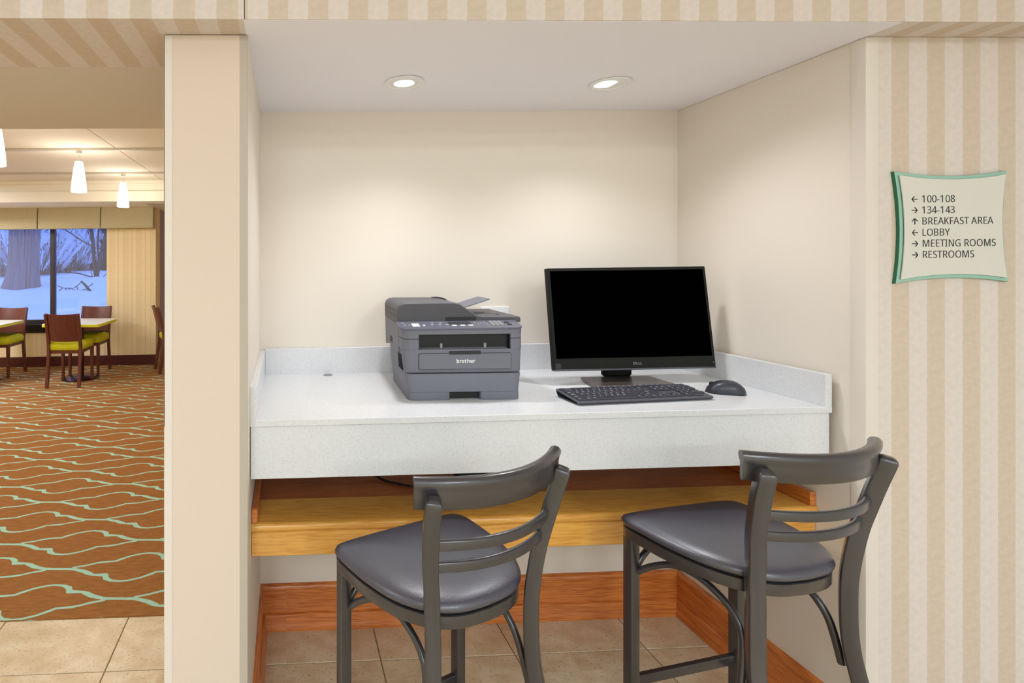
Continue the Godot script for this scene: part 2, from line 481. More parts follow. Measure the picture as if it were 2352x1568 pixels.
func make_stool(label: String) -> Node3D:
	var o := thing("bar_stool", label, "bar stool", Vector3.ZERO, Basis.IDENTITY, "black metal bar stools at the counter")
	# cushion
	var b := mb(); var rings := []
	for q in [[0.022, 0.7375], [0.008, 0.7375], [0.002, 0.741], [0.0, 0.748], [0.003, 0.755], [0.012, 0.761], [0.03, 0.766], [0.06, 0.770], [0.10, 0.7725], [0.14, 0.774], [0.17, 0.7745]]:
		var ol := stool_outline(0.0); var sh := PackedVector2Array()
		for p in ol: sh.append(Vector2(0, -0.035) + (p - Vector2(0, -0.035)) * (1.0 - q[0] / 0.19))
		rings.append(MB.floorp(sh, q[1]))
	b.skin(rings, true, 75.0)
	var cu := obj(b, "seat", M.leather, o); cu.set_meta("label", "black leather-look padded seat")
	# metal band under it
	b = mb(); rings = []
	for q in [[0.008, 0.7325], [0.005, 0.731], [0.005, 0.706], [0.006, 0.704], [0.010, 0.704], [0.011, 0.706], [0.011, 0.731]]: rings.append(MB.floorp(stool_outline(q[0]), q[1]))
	b.skin(rings, true, 40.0, false, false)
	b.slabp(stool_outline(0.016), 0.722, 0.7375)
	obj(b, "seat_band", M.steel, o)
	var sq := MB.rrect(-0.0145, 0.0145, -0.0145, 0.0145, 0.003, 2)
	for s in [-1.0, 1.0]:
		b = mb(); b.sweep(PackedVector3Array([Vector3(0.186 * s, 0.004, -0.172), Vector3(0.186 * s, 0.736, -0.172)]), sq, Vector3(0, 0, 1))
		var fl := obj(b, "front_leg", M.steel, o)
		b = mb(); b.cbox(Vector3(0.186 * s - 0.014, 0, -0.186), Vector3(0.186 * s + 0.014, 0.012, -0.158), 0.002); obj(b, "foot_cap", M.black, fl)
		# back leg and post in one bent bar, turned outward
		var tw := Basis(Vector3.UP, 0.62 * s)
		var pts := []
		for q in [[0.190, 0.0, 0.262], [0.180, 0.15, 0.220], [0.168, 0.30, 0.178], [0.158, 0.42, 0.147], [0.150, 0.50, 0.131], [0.145, 0.56, 0.122], [0.142, 0.62, 0.119], [0.142, 0.70, 0.119], [0.146, 0.75, 0.121], [0.151, 0.80, 0.126], [0.159, 0.85, 0.132], [0.167, 0.90, 0.142], [0.174, 0.95, 0.153], [0.180, 1.0, 0.166]]:
			pts.append(Vector3(q[0] * s, q[1], q[2]))
		b = mb(); var pp := spline(pts, 4); var sc := []
		for k in pp.size(): sc.append(1.0)
		for q in [[0.1813, 1.010, 0.1682, 1.0], [0.1818, 1.0155, 0.1688, 0.93], [0.1822, 1.019, 0.1694, 0.74], [0.1824, 1.0208, 0.1698, 0.45]]:
			pp.append(Vector3(q[0] * s, q[1], q[2])); sc.append(q[3])
		b.sweep(pp, MB.rrect(-0.016, 0.016, -0.016, 0.016, 0.004, 3), tw * Vector3(0, 0, 1), 40.0, sc)
		var bl := obj(b, "back_leg", M.steel, o)
		b = mb(); b.cbox(Vector3(0.190 * s - 0.015, 0, 0.247), Vector3(0.190 * s + 0.015, 0.012, 0.277), 0.002); obj(b, "foot_cap", M.black, bl)
	# top rail: a flat bar rolled over along its upper edge
	var rail := []; var N := 24
	for k in N + 1:
		var u := lerpf(-0.202, 0.202, float(k) / N)
		var dep := 0.207 - 0.062 * pow(absf(u) / 0.202, 2.0) - 0.012
		rail.append(Vector3(u, 1.0, dep))
	var sec := PackedVector2Array([Vector2(-0.004, -0.008), Vector2(0.002, -0.012), Vector2(0.007, -0.008), Vector2(0.008, 0.02), Vector2(0.010, 0.030), Vector2(0.013, 0.038), Vector2(0.013, 0.046), Vector2(0.008, 0.052), Vector2(0.0, 0.054), Vector2(-0.008, 0.051), Vector2(-0.012, 0.044), Vector2(-0.010, 0.036), Vector2(-0.004, 0.028)])
	b = mb(); b.sweep(PackedVector3Array(rail), sec, Vector3.UP, 50.0); obj(b, "top_rail", M.steel, o)
	for q in [[0.923, 0.166, 0.142, 0.184], [0.8715, 0.157, 0.132, 0.168]]:
		var sl := []
		for k in N + 1:
			var u := lerpf(-q[1], q[1], float(k) / N)
			sl.append(Vector3(u, q[0] - 0.01, q[3] - (q[3] - q[2]) * pow(absf(u) / q[1], 2.0)))
		b = mb(); b.sweep(PackedVector3Array(sl), MB.rrect4(-0.006, 0.006, -0.011, 0.011, 0.002, 0.002, 0.0055, 0.0055, 3), Vector3.UP, 50.0); obj(b, "back_slat", M.steel, o)
	# bent tube braces under the seat, left, right and front
	for s in [-1.0, 1.0]:
		var pt := []
		for q in [[0.176, 0.160, 0.612], [0.165, 0.125, 0.645], [0.150, 0.075, 0.674], [0.137, 0.02, 0.676], [0.130, -0.03, 0.657], [0.129, -0.065, 0.632], [0.133, -0.085, 0.60], [0.143, -0.094, 0.55], [0.156, -0.098, 0.495]]: pt.append(Vector3(q[0] * s, q[2], -q[1]))
		b = mb(); b.tube(spline(pt, 5), 0.0085, 10, Vector3(s, 0.1, 0)); obj(b, "side_brace", M.steel, o)
	var fp := []
	for q in [[-0.174, 0.618], [-0.15, 0.65], [-0.1, 0.684], [0.0, 0.697], [0.1, 0.684], [0.15, 0.65], [0.174, 0.618]]: fp.append(Vector3(q[0], q[1], -0.168))
	b = mb(); b.tube(spline(fp, 5), 0.0085, 10, Vector3(0, 0.1, 1)); obj(b, "front_brace", M.steel, o)
	# footrest frame
	b = mb(); b.cbox(Vector3(-0.174, 0.288, -0.182), Vector3(0.174, 0.315, -0.166), 0.002); obj(b, "footrest", M.steel, o)
	for s in [-1.0, 1.0]:
		b = mb(); b.sweep(PackedVector3Array([Vector3(0.183 * s, 0.272, -0.160), Vector3(0.172 * s, 0.272, 0.180)]), MB.rrect(-0.008, 0.008, -0.0125, 0.0125, 0.002, 2), Vector3.UP); obj(b, "side_stretcher", M.steel, o)
	b = mb(); b.cbox(Vector3(-0.165, 0.262, 0.178), Vector3(0.165, 0.286, 0.192), 0.002); obj(b, "back_stretcher", M.steel, o)
	return o

func make_printer() -> void:
	var o := thing("printer", "dark grey multifunction laser printer standing on the white counter left of the monitor", "printer", W(0.576, 1.033, 1.653), lay(-0.043))
	var b := mb()
	# paper tray with a hand notch; polygons in (u, z): z = -depth
	b.slabp(MB.rrect4(-0.182, -0.047, -0.30, 0.0, 0.01, 0.006, 0.006, 0.02), 0.0, 0.0272, 0.0015)
	b.slabp(MB.rrect4(0.052, 0.180, -0.30, 0.0, 0.006, 0.01, 0.02, 0.006), 0.0, 0.0272, 0.0015)
	b.box(Vector3(-0.06, 0.001, -0.028), Vector3(0.06, 0.027, -0.2))
	var rings := []
	for q in [[0.0268, 0.001], [0.0272, 0.0], [0.084, -0.006], [0.0865, -0.0045]]: rings.append(MB.floorp(MB.inset(MB.rrect4(-0.182, 0.180, -0.30, 0.0, 0.01, 0.01, 0.022, 0.022, 5), q[1]), q[0]))
	b.skin(rings, true)
	var tr := obj(b, "paper_tray", M.printer, o)
	b = mb(); b.cbox(Vector3(-0.0465, 0.001, -0.02), Vector3(0.0515, 0.026, -0.029), 0.001); obj(b, "tray_grip", M.recess, tr)  # back of the notch, its shade painted in
	b = mb(); b.box(Vector3(-0.178, 0.005, -0.018), Vector3(0.176, 0.226, -0.25)); b.box(Vector3(-0.186, 0.08, -0.02), Vector3(0.182, 0.163, -0.25)); obj(b, "core", M.black, o)
	# body, front part: below, beside and above the output slot
	b = mb(); rings = []
	for q in [[0.0885, 0.0055], [0.0895, 0.0045], [0.163, 0.0015], [0.164, 0.002]]: rings.append(MB.floorp(MB.inset(MB.rrect4(-0.195, 0.192, -0.30, 0.0, 0.01, 0.01, 0.024, 0.024, 5), q[1] ), q[0]))
	b.skin(rings, true)
	for s in [0, 1]:
		var x0 := -0.196 if s == 0 else 0.150; var x1 := -0.144 if s == 0 else 0.192
		var ra := 0.024 if s == 1 else 0.004; var rb := 0.004 if s == 1 else 0.024
		b.slabp(MB.rrect4(x0, x1, -0.12, 0.0, 0.0, 0.0, ra, rb, 5), 0.1632, 0.1975, 0.0006)
		b.slabp(MB.rrect4(x0, x1, -0.12, 0.0, 0.0, 0.0, ra, rb, 5), 0.1988, 0.2135, 0.0006)
	b.slabp(MB.rrect4(-0.197, 0.193, -0.12, 0.0, 0.004, 0.004, 0.024, 0.024, 5), 0.2125, 0.2275, 0.0006)
	obj(b, "front_body", M.printer, o)
	b = mb()
	b.box(Vector3(-0.143, 0.1642, -0.119), Vector3(0.149, 0.2125, -0.125)); b.box(Vector3(-0.145, 0.163, -0.002), Vector3(-0.142, 0.2125, -0.12)); b.box(Vector3(0.148, 0.163, -0.002), Vector3(0.151, 0.2125, -0.12))
	obj(b, "output_slot", M.black, o)
	b = mb(); b.prism(PackedVector2Array([Vector2(-0.004, 0.1642), Vector2(-0.11, 0.1642), Vector2(-0.11, 0.188), Vector2(-0.06, 0.182), Vector2(-0.02, 0.169)]), -0.142, 0.148)
	var ra2 := obj(b, "output_tray", M.printer, o); ra2.rotation.y = -PI / 2; ra2.scale = Vector3(-1, 1, 1)
	ra2.rotation.y = 0; ra2.scale = Vector3.ONE
	ra2.transform = Transform3D(Basis(Vector3(0, 0, 1), Vector3(0, 1, 0), Vector3(-1, 0, 0)), Vector3.ZERO)   # profile (depth, height) laid across the slot
	b = mb(); b.box(Vector3(-0.042, 0.174, -0.03), Vector3(0.044, 0.1765, -0.08)); obj(b, "tray_flap", M.printer_dark, o)
	for u in [-0.070, 0.072]:
		b = mb(); b.cbox(Vector3(u - 0.004, 0.166, -0.010), Vector3(u + 0.004, 0.182, -0.022), 0.0015); obj(b, "paper_stop", M.grey, o)
	# front cover, dark joint, and a dark plate for the shade in its grip
	b = mb(); b.prism(MB.rrect(-0.146, 0.152, 0.0998, 0.1518, 0.005), -0.006, 0.0003); obj(b, "cover_joint", M.black, o)
	b = mb(); b.prism(MB.rrect(-0.1450, 0.151, 0.1008, 0.1508, 0.0045), -0.006, 0.0016, 0.0006)
	var cv := obj(b, "front_cover", M.printer, o)
	b = mb(); b.prism(MB.rrect(-0.047, 0.054, 0.1475, 0.1585, 0.002), -0.006, 0.0022, 0.0005); obj(b, "cover_grip", M.recess, cv)
	text("brother", 0.0165, M.white, cv, "maker_name", Vector3(0.0045, 0.1262, 0.0018), Basis.IDENTITY, 700, false)
	# upper housing behind the front
	b = mb(); b.prism(PackedVector2Array([Vector2(0.085, 0.141), Vector2(0.19, 0.156), Vector2(0.30, 0.146), Vector2(0.365, 0.131), Vector2(0.372, 0.24), Vector2(0.076, 0.24)]), -0.198, 0.197, 0.003)
	var uh := obj(b, "upper_housing", M.printer, o)
	uh.transform = Transform3D(Basis(Vector3(0, 0, -1), Vector3(0, 1, 0), Vector3(1, 0, 0)), Vector3.ZERO)
	b = mb(); b.cbox(Vector3(-0.1990, 0.157, -0.200), Vector3(-0.190, 0.178, -0.255), 0.001); obj(b, "side_port", M.black, uh)
	uh.get_child(0).transform = uh.transform.affine_inverse()
	# vent slats low on the left side
	b = mb()
	for k in 12:
		for r in 9:
			b.box(Vector3(-0.1945, 0.0925 + k * 0.0042, -0.03 - r * 0.008 - 0.0018 * k), Vector3(-0.185, 0.0945 + k * 0.0042, -0.035 - r * 0.008 - 0.0018 * k))
	obj(b, "vent", M.black, o)
	# control panel, tilted towards the user
	var cp := mb(); cp.xf = Transform3D(Basis(Vector3.RIGHT, 0.19), Vector3(0, 0.2272, 0))
	cp.slabp(MB.rrect4(-0.205, 0.196, -0.078, 0.002, 0.004, 0.004, 0.028, 0.028, 6), -0.001, 0.0065, 0.002)
	var pan := obj(cp, "control_panel", M.printer_panel, o)
	var px := Transform3D(Basis(Vector3.RIGHT, 0.19), Vector3(0, 0.2338, 0))
	var disp := mb(px); disp.cbox(Vector3(-0.036, -0.001, -0.034), Vector3(0.036, 0.0016, -0.062), 0.0008); obj(disp, "display", M.recess, pan)
	var lab := mb(px); lab.cbox(Vector3(-0.160, -0.001, -0.018), Vector3(-0.136, 0.0005, -0.05), 0.0003); obj(lab, "paper_label", M.white, pan)
	for q in [[-0.188, 0.05, 0.010], [-0.184, 0.03, 0.008], [-0.17, 0.03, 0.006], [-0.122, 0.026, 0.008], [-0.095, 0.03, 0.008], [-0.09, 0.05, 0.008], [-0.07, 0.03, 0.008], [-0.063, 0.048, 0.008], [-0.045, 0.03, 0.012], [-0.024, 0.022, 0.016], [0.004, 0.022, 0.016], [0.03, 0.022, 0.016], [0.05, 0.05, 0.007], [0.056, 0.03, 0.007], [0.068, 0.042, 0.008], [0.082, 0.05, 0.007], [0.086, 0.03, 0.007], [0.155, 0.048, 0.014], [0.158, 0.028, 0.014]]:
		var kb := mb(px); kb.cbox(Vector3(q[0] - q[2] / 2, -0.001, -q[1] - 0.004), Vector3(q[0] + q[2] / 2, 0.0022, -q[1] + 0.004), 0.0008)
		obj(kb, "button", M.white if q[1] < 0.027 else (M.recess if q[0] > 0.14 else M.grey), pan)
	for r in 4:
		for c in 3:
			var kb := mb(px); kb.cbox(Vector3(0.100 + c * 0.014, -0.001, -0.064 + r * 0.0115), Vector3(0.111 + c * 0.014, 0.0024, -0.056 + r * 0.0115), 0.0008)
			obj(kb, "number_key", M.printer_panel if false else M.grey, pan)
	# scanner lid and document feeder: one profile across, run back along the depth
	var prof := PackedVector2Array([Vector2(-0.200, 0.2405), Vector2(0.214, 0.2405), Vector2(0.2145, 0.253)])
	for q in [[0.212, 0.2575], [0.206, 0.2605], [0.12, 0.2615], [0.088, 0.262], [0.072, 0.2645], [0.058, 0.272], [0.03, 0.291], [0.016, 0.301], [0.006, 0.306], [-0.008, 0.3085], [-0.17, 0.3095], [-0.183, 0.3075], [-0.194, 0.301], [-0.1985, 0.292], [-0.200, 0.284]]: prof.append(Vector2(q[0], q[1]))
	b = mb(); b.prism(prof, -0.365, -0.074, 0.003)
	var lid := obj(b, "scanner_lid", M.printer_dark, o)
	b = mb(); b.prism(MB.rrect4(-0.040, 0.064, 0.2400, 0.2608, 0.0, 0.0, 0.005, 0.005), -0.09, -0.0732); obj(b, "lid_grip", M.recess, lid)  # dark plate paints the shade of a hand recess
	b = mb(); b.cbox(Vector3(-0.2008, 0.281, -0.10), Vector3(-0.195, 0.2822, -0.36), 0.0002); b.cbox(Vector3(-0.2008, 0.262, -0.085), Vector3(-0.195, 0.2630, -0.36), 0.0002); obj(b, "lid_seam", M.black, lid)
	b = mb(); b.prism(PackedVector2Array([Vector2(-0.03, 0.305), Vector2(0.045, 0.285), Vector2(0.036, 0.297), Vector2(0.02, 0.308), Vector2(0.0, 0.3125), Vector2(-0.02, 0.312)]), -0.345, -0.31, 0.001); obj(b, "feeder_slot_shade", M.recess, lid)  # raised dark piece stands in for the shaded feeder slot
	b = mb(Transform3D(Basis(Vector3(0, 0, 1), 0.30), Vector3(0.043, 0.2845, 0)))
	b.cbox(Vector3(-0.02, -0.001, -0.145), Vector3(0.098, 0.0035, -0.27), 0.0015); obj(b, "feeder_tray", M.printer, lid)
	b = mb(); b.cbox(Vector3(0.09, 0.2610, -0.19), Vector3(0.13, 0.2628, -0.196), 0.0005); obj(b, "lid_mark", M.recess, lid)
	b = mb(); b.cbox(Vector3(0.15, 0.2608, -0.13), Vector3(0.163, 0.2628, -0.135), 0.0005); obj(b, "lid_mark", M.recess, lid)

func make_monitor() -> void:
	var o := thing("monitor", "wide black flat-screen monitor switched off on the white counter", "monitor", W(1.254, 1.033, 1.86), lay(0.0))
	# stand: base plate, neck
	var b := mb()
	b.slabp(PackedVector2Array([Vector2(-0.150, -0.045), Vector2(0.108, -0.045), Vector2(0.115, 0.098), Vector2(-0.190, 0.098)]), 0.0, 0.009, 0.003)
	obj(b, "base", M.metal_base, o)
	b = mb(); b.cbox(Vector3(-0.066, 0.008, -0.062), Vector3(0.044, 0.26, -0.034), 0.008); obj(b, "neck", M.bezel, o)
	# panel, leaning back about seven degrees
	var px := Transform3D(Basis(Vector3.RIGHT, -deg_to_rad(7.0)), Vector3(0.0, 0.053, 0.046))
	b = mb(px); b.prism(MB.rrect(-0.297, 0.297, 0.0, 0.368, 0.004, 2), -0.022, 0.0, 0.0015)
	b.prism(MB.rrect(-0.17, 0.17, 0.05, 0.30, 0.03, 4), -0.050, -0.02, 0.008)
	var hs := obj(b, "housing", M.bezel, o)
	b = mb(px); b.prism(MB.rrect(-0.2865, 0.2865, 0.0425, 0.357, 0.001, 1), -0.002, 0.0006); obj(b, "screen", M.void, o)
	b = mb(px); b.prism(MB.rrect(-0.297, 0.297, -0.002, 0.004, 0.002, 2), -0.0215, 0.0008, 0.001); obj(b, "bottom_lip", M.keybody, hs)
	for q in [["D", -0.004, 0.0, 0.0], ["E", 0.0052, 0.0, 0.6], ["L", 0.0145, 0.0, 0.0], ["L", 0.0215, 0.0, 0.0]]:
		text(q[0], 0.0130, M.logo_grey, hs, "maker_letter", px * Vector3(q[1], 0.0205 + q[2], 0.0004), px.basis * Basis(Vector3(0, 0, 1), q[3]), 600, false)
	b = mb(px); b.cbox(Vector3(-0.292, 0.006, -0.001), Vector3(-0.272, 0.025, 0.0005), 0.0003); obj(b, "sticker", M.recess, hs)
	b = mb(px); b.cbox(Vector3(0.2875, 0.017, -0.001), Vector3(0.2885, 0.023, 0.0006), 0.0002); obj(b, "power_light", M.grey, hs)

func make_keyboard() -> void:
	var o := thing("keyboard", "black full-size computer keyboard lying on the counter in front of the monitor", "keyboard", W(1.119, 1.033, 1.632), lay(0.072))
	var wd := 0.229
	var prof := PackedVector2Array([Vector2(-0.052, 0.001), Vector2(0.050, 0.001), Vector2(0.062, 0.021), Vector2(0.060, 0.0245), Vector2(-0.058, 0.0125), Vector2(-0.062, 0.0095), Vector2(-0.060, 0.006)])
	var b := mb(Transform3D(Basis(Vector3(0, 0, 1), Vector3(0, 1, 0), Vector3(-1, 0, 0)).inverse(), Vector3.ZERO))
	b.prism(prof, -wd, wd, 0.004)
	obj(b, "body", M.keybody, o)
	var p := 0.0198; var tilt := Basis(Vector3.RIGHT, 0.1007)
	var rows := [[-0.0475, 0.011], [-0.0265, 0.0148], [-0.0085, 0.0148], [0.0095, 0.0148], [0.0275, 0.0148], [0.0455, 0.0148]]
	var lay_ := [
		[["Esc", 1], ["", -1], ["F1", 1], ["F2", 1], ["F3", 1], ["F4", 1], ["", -0.5], ["F5", 1], ["F6", 1], ["F7", 1], ["F8", 1], ["", -0.5], ["F9", 1], ["F10", 1], ["F11", 1], ["F12", 1], ["", -0.2], ["Pr", 1], ["Sl", 1], ["Pa", 1]],
		[["`", 1], ["1", 1], ["2", 1], ["3", 1], ["4", 1], ["5", 1], ["6", 1], ["7", 1], ["8", 1], ["9", 1], ["0", 1], ["-", 1], ["=", 1], ["Bk", 2], ["", -0.2], ["In", 1], ["Ho", 1], ["Pu", 1], ["", -0.2], ["Nu", 1], ["/", 1], ["*", 1], ["-", 1]],
		[["Tab", 1.5], ["Q", 1], ["W", 1], ["E", 1], ["R", 1], ["T", 1], ["Y", 1], ["U", 1], ["I", 1], ["O", 1], ["P", 1], ["[", 1], ["]", 1], ["\\", 1.5], ["", -0.2], ["De", 1], ["En", 1], ["Pd", 1], ["", -0.2], ["7", 1], ["8", 1], ["9", 1], ["+", 1]],
		[["Caps", 1.75], ["A", 1], ["S", 1], ["D", 1], ["F", 1], ["G", 1], ["H", 1], ["J", 1], ["K", 1], ["L", 1], [";", 1], ["'", 1], ["Enter", 2.25], ["", -3.4], ["4", 1], ["5", 1], ["6", 1]],
		[["Shift", 2.25], ["Z", 1], ["X", 1], ["C", 1], ["V", 1], ["B", 1], ["N", 1], ["M", 1], [",", 1], [".", 1], ["/", 1], ["Shift", 2.75], ["", -1.2], ["^", 1], ["", -1.2], ["1", 1], ["2", 1], ["3", 1], ["En", 1]],
		[["Ctrl", 1.5], ["Wn", 1.1], ["Alt", 1.15], ["", 6.4], ["Alt", 1.25], ["Fn", 1.25], ["Mn", 1.1], ["Ctrl", 1.25], ["", -0.2], ["<", 1], ["v", 1], [">", 1], ["", -0.2], ["0", 2], [".", 1]]]
	var meshes := {}
	for r in 6:
		var u := -11.2 * p
		for k in lay_[r]:
			var w: float = absf(k[1]) * p
			if k[1] > 0:
				var key := "%.3f_%.3f" % [w, rows[r][1]]
				if not meshes.has(key):
					var kb := mb(); kb.cbox(Vector3(-w / 2 + 0.0014, 0, -rows[r][1] / 2), Vector3(w / 2 - 0.0014, 0.0050, rows[r][1] / 2), 0.0013); meshes[key] = kb.mesh()
				var kk := place(meshes[key], "key", M.keycap, o)
				var z: float = rows[r][0]
				var v := -z
				kk.transform = Transform3D(tilt, Vector3(u + w / 2, 0.0125 + (v + 0.058) * 0.1017 - 0.0006, z))
				if k[0] != "":
					text(k[0], 0.0075 if k[0].length() < 2 else 0.0052, M.legend, kk, "legend", Vector3(-w / 2 + 0.0036, 0.0053, -0.0025 if r > 0 else -0.001), Basis(Vector3.RIGHT, -PI / 2), 400, true)
			u += w

func make_mouse() -> void:
	var o := thing("mouse", "black computer mouse on the counter right of the keyboard", "mouse", W(1.452, 1.033, 1.662), lay(-0.42))
	# long axis along local x, nose at -x
	var rings := []; var L := 0.056
	for k in 15:
		var f := k / 14.0; var x := lerpf(-L, L, f)
		var e := sqrt(maxf(0.0, 1.0 - pow(absf(f * 2 - 1), 2.6)))
		var w := 0.0305 * maxf(e, 0.03) * lerpf(0.92, 1.04, f); var hgt := 0.002 + 0.037 * maxf(e, 0.02) * (0.70 + 0.42 * sin(clampf(f, 0, 1) * 2.6))
		var ring := PackedVector3Array()
		for q in [[-0.93, 0.0], [-1.0, 0.14], [-1.0, 0.34], [-0.93, 0.58], [-0.76, 0.80], [-0.45, 0.95], [0.0, 1.0], [0.45, 0.95], [0.76, 0.80], [0.93, 0.58], [1.0, 0.34], [1.0, 0.14], [0.93, 0.0]]:
			ring.append(Vector3(x, 0.001 + hgt * q[1], w * q[0]))
		rings.append(ring)
	var b := mb(); b.skin(rings, true, 60.0); obj(b, "shell", M.mouse, o)
	b = mb(); b.tube(PackedVector3Array([Vector3(-0.036, 0.0285, -0.003), Vector3(-0.036, 0.0285, 0.003)]), 0.008, 14, Vector3.UP); obj(b, "scroll_wheel", M.black, o)
	b = mb(); b.slabp(MB.rrect(-0.05, 0.05, -0.026, 0.026, 0.02), 0.0, 0.002); obj(b, "base", M.black, o)

func make_sign() -> void:
	var o := thing("wall_sign", "square green-edged directory sign with inward-curving sides on the striped wall", "sign", W(1.885, 1.56, 1.408), Basis(Vector3(0, 0, 1), 0.014))
	var b := mb(); b.prism(pillow(-0.170, 0.165, 0.158, 0.014), -0.001, 0.0079, 0.0006, 25.0); obj(b, "edge", M.acrylic_edge, o)
	b = mb(); b.prism(pillow(-0.1696, 0.1646, 0.1576, 0.014), 0.0078, 0.0086, 0.0003, 25.0); var ba := obj(b, "backing", M.acrylic, o); ba.set_meta("label", "pale green acrylic backing plate")
	b = mb(); b.prism(pillow(-0.160, 0.154, 0.1465, 0.013), 0.0110, 0.0140, 0.0004, 25.0); obj(b, "face", M.sign_face, o)
	b = mb(); b.prism(pillow(-0.130, 0.124, 0.117, 0.01), 0.0080, 0.0112); obj(b, "spacer", M.gap, o)
	var rows := [["100-108", 0.0785, -1], ["134-143", 0.0475, 1], ["BREAKFAST AREA", 0.0163, 0], ["LOBBY", -0.0155, -1], ["MEETING ROOMS", -0.0465, 1], ["RESTROOMS", -0.078, 1]]
	for r in rows:
		var t := text(r[0], 0.0268, M.sign_text, o, "lettering", Vector3(-0.0985, r[1], 0.0141))
		t.scale = Vector3(1.03, 1, 1)
		var a := mb(Transform3D(Basis(Vector3(0, 0, 1), [PI, PI / 2, 0.0][r[2] + 1]), Vector3(-0.1185, r[1], 0.0138)))
		a.box(Vector3(-0.0088, -0.0013, 0), Vector3(0.0075, 0.0013, 0.0008))
		for s in [-1.0, 1.0]:
			a.prism(PackedVector2Array([Vector2(0.0090, 0.0), Vector2(0.0060, 0.0), Vector2(-0.0012, 0.0082 * s), Vector2(0.0022, 0.0082 * s)]), 0, 0.0008)
		obj(a, "arrow", M.sign_text, o)

func pillow(x0: float, x1: float, hy: float, sag: float) -> PackedVector2Array:
	var o := PackedVector2Array(); var N := 12
	for k in N: o.append(Vector2(lerpf(x0, x1, float(k) / N), -hy + sag * 4.0 * (float(k) / N) * (1.0 - float(k) / N)))
	for k in N: o.append(Vector2(x1 - sag * 4.0 * (float(k) / N) * (1.0 - float(k) / N), lerpf(-hy, hy, float(k) / N)))
	for k in N: o.append(Vector2(lerpf(x1, x0, float(k) / N), hy - sag * 4.0 * (float(k) / N) * (1.0 - float(k) / N)))
	for k in N: o.append(Vector2(x0 + sag * 4.0 * (float(k) / N) * (1.0 - float(k) / N), lerpf(hy, -hy, float(k) / N)))
	return o

func make_counter() -> void:
	var o := thing("counter", "white speckled quartz counter with low upstands, fixed inside the alcove", "counter")
	var s := SH(); var b: MB
	b = mb(s); b.cbox(Vector3(-0.104, 1.014, -1.487), Vector3(1.628, 1.033, -2.113), 0.0015); var top := obj(b, "worktop", M.quartz, o)
	b = mb(s); b.cbox(Vector3(-0.102, 0.862, -1.494), Vector3(1.626, 1.0155, -1.514), 0.001); obj(b, "front_panel", M.quartz, o)
	b = mb(s); b.cbox(Vector3(-0.084, 1.032, -2.095), Vector3(1.608, 1.138, -2.113), 0.001); obj(b, "back_upstand", M.quartz, o)
	b = mb(s); b.cbox(Vector3(-0.104, 1.0325, -1.488), Vector3(-0.0845, 1.131, -2.113), 0.001); obj(b, "side_upstand", M.quartz, o)
	b = mb(s); b.cbox(Vector3(1.608, 1.0325, -1.488), Vector3(1.628, 1.129, -2.113), 0.001); obj(b, "side_upstand", M.quartz, o)
	b = mb(s); b.lathe([Vector2(0.0, 0), Vector2(0.019, 0), Vector2(0.019, 0.001), Vector2(0.0165, 0.0022), Vector2(0.0, 0.0022)], 24, 30.0, Vector3(0.167, 1.033, -2.071)); var g := obj(b, "cable_grommet", M.grey, top)
	g.set_meta("label", "small grey cable hole cover")

func make_shelf() -> void:
	var o := thing("wooden_shelf", "honey-coloured varnished pine shelf with a deep front board, under the white counter", "shelf")
	var s := SH(); var b := mb(s)
	# bullnosed shelf board
	var prof := PackedVector2Array([Vector2(-1.699, 0.683), Vector2(-1.699, 0.71), Vector2(-1.551, 0.71), Vector2(-1.544, 0.7085), Vector2(-1.539, 0.704), Vector2(-1.537, 0.697), Vector2(-1.539, 0.690), Vector2(-1.544, 0.6845), Vector2(-1.551, 0.683)])
	var rings := []
	for x in [-0.103, 1.640]:
		var r := PackedVector3Array()
		for q in prof: r.append(Vector3(x, q.y, q.x))
		rings.append(r)
	b.skin(rings, true, 35.0); obj(b, "front_strip", M.pine, o)
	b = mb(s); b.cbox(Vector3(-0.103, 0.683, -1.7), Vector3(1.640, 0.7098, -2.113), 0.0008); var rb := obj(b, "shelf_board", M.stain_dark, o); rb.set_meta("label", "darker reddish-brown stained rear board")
	b = mb(s); b.cbox(Vector3(-0.103, 0.609, -1.5475), Vector3(1.640, 0.6822, -1.566), 0.002); obj(b, "front_board", M.pine, o)
	for q in [[-0.103, -0.085], [1.622, 1.640]]:
		b = mb(s); b.cbox(Vector3(q[0], 0.7095, -1.545), Vector3(q[1], 0.752, -2.10), 0.003); obj(b, "side_cleat", M.stain, o)

func make_baseboard(called: String, label: String, a: Vector3, b_: Vector3, inward: Vector3) -> void:
	# profile: (out of the wall, height)
	var prof := [[0.0, 0.0], [0.028, 0.0], [0.028, 0.010], [0.0255, 0.022], [0.023, 0.028], [0.023, 0.056], [0.021, 0.063], [0.016, 0.067], [0.0125, 0.068], [0.0120, 0.072], [0.0120, 0.156], [0.0150, 0.159], [0.0155, 0.166], [0.013, 0.173], [0.006, 0.179], [0.0, 0.180]]
	var rings := []
	for p in [a, b_]:
		var r := PackedVector3Array()
		for q in prof: r.append(p + inward * q[0] + Vector3.UP * q[1])
		rings.append(r)
	var b := mb(SH()); b.skin(rings, true, 30.0)
	# plain metre coordinates so that the grain runs along the board
	for k in b.uv.size():
		var p: Vector3 = b.v[k]
		b.uv[k] = Vector2(p.x if absf(a.x - b_.x) > 0.1 else p.z, -p.y)
	struct(b, called, label, M.stain, "baseboard")

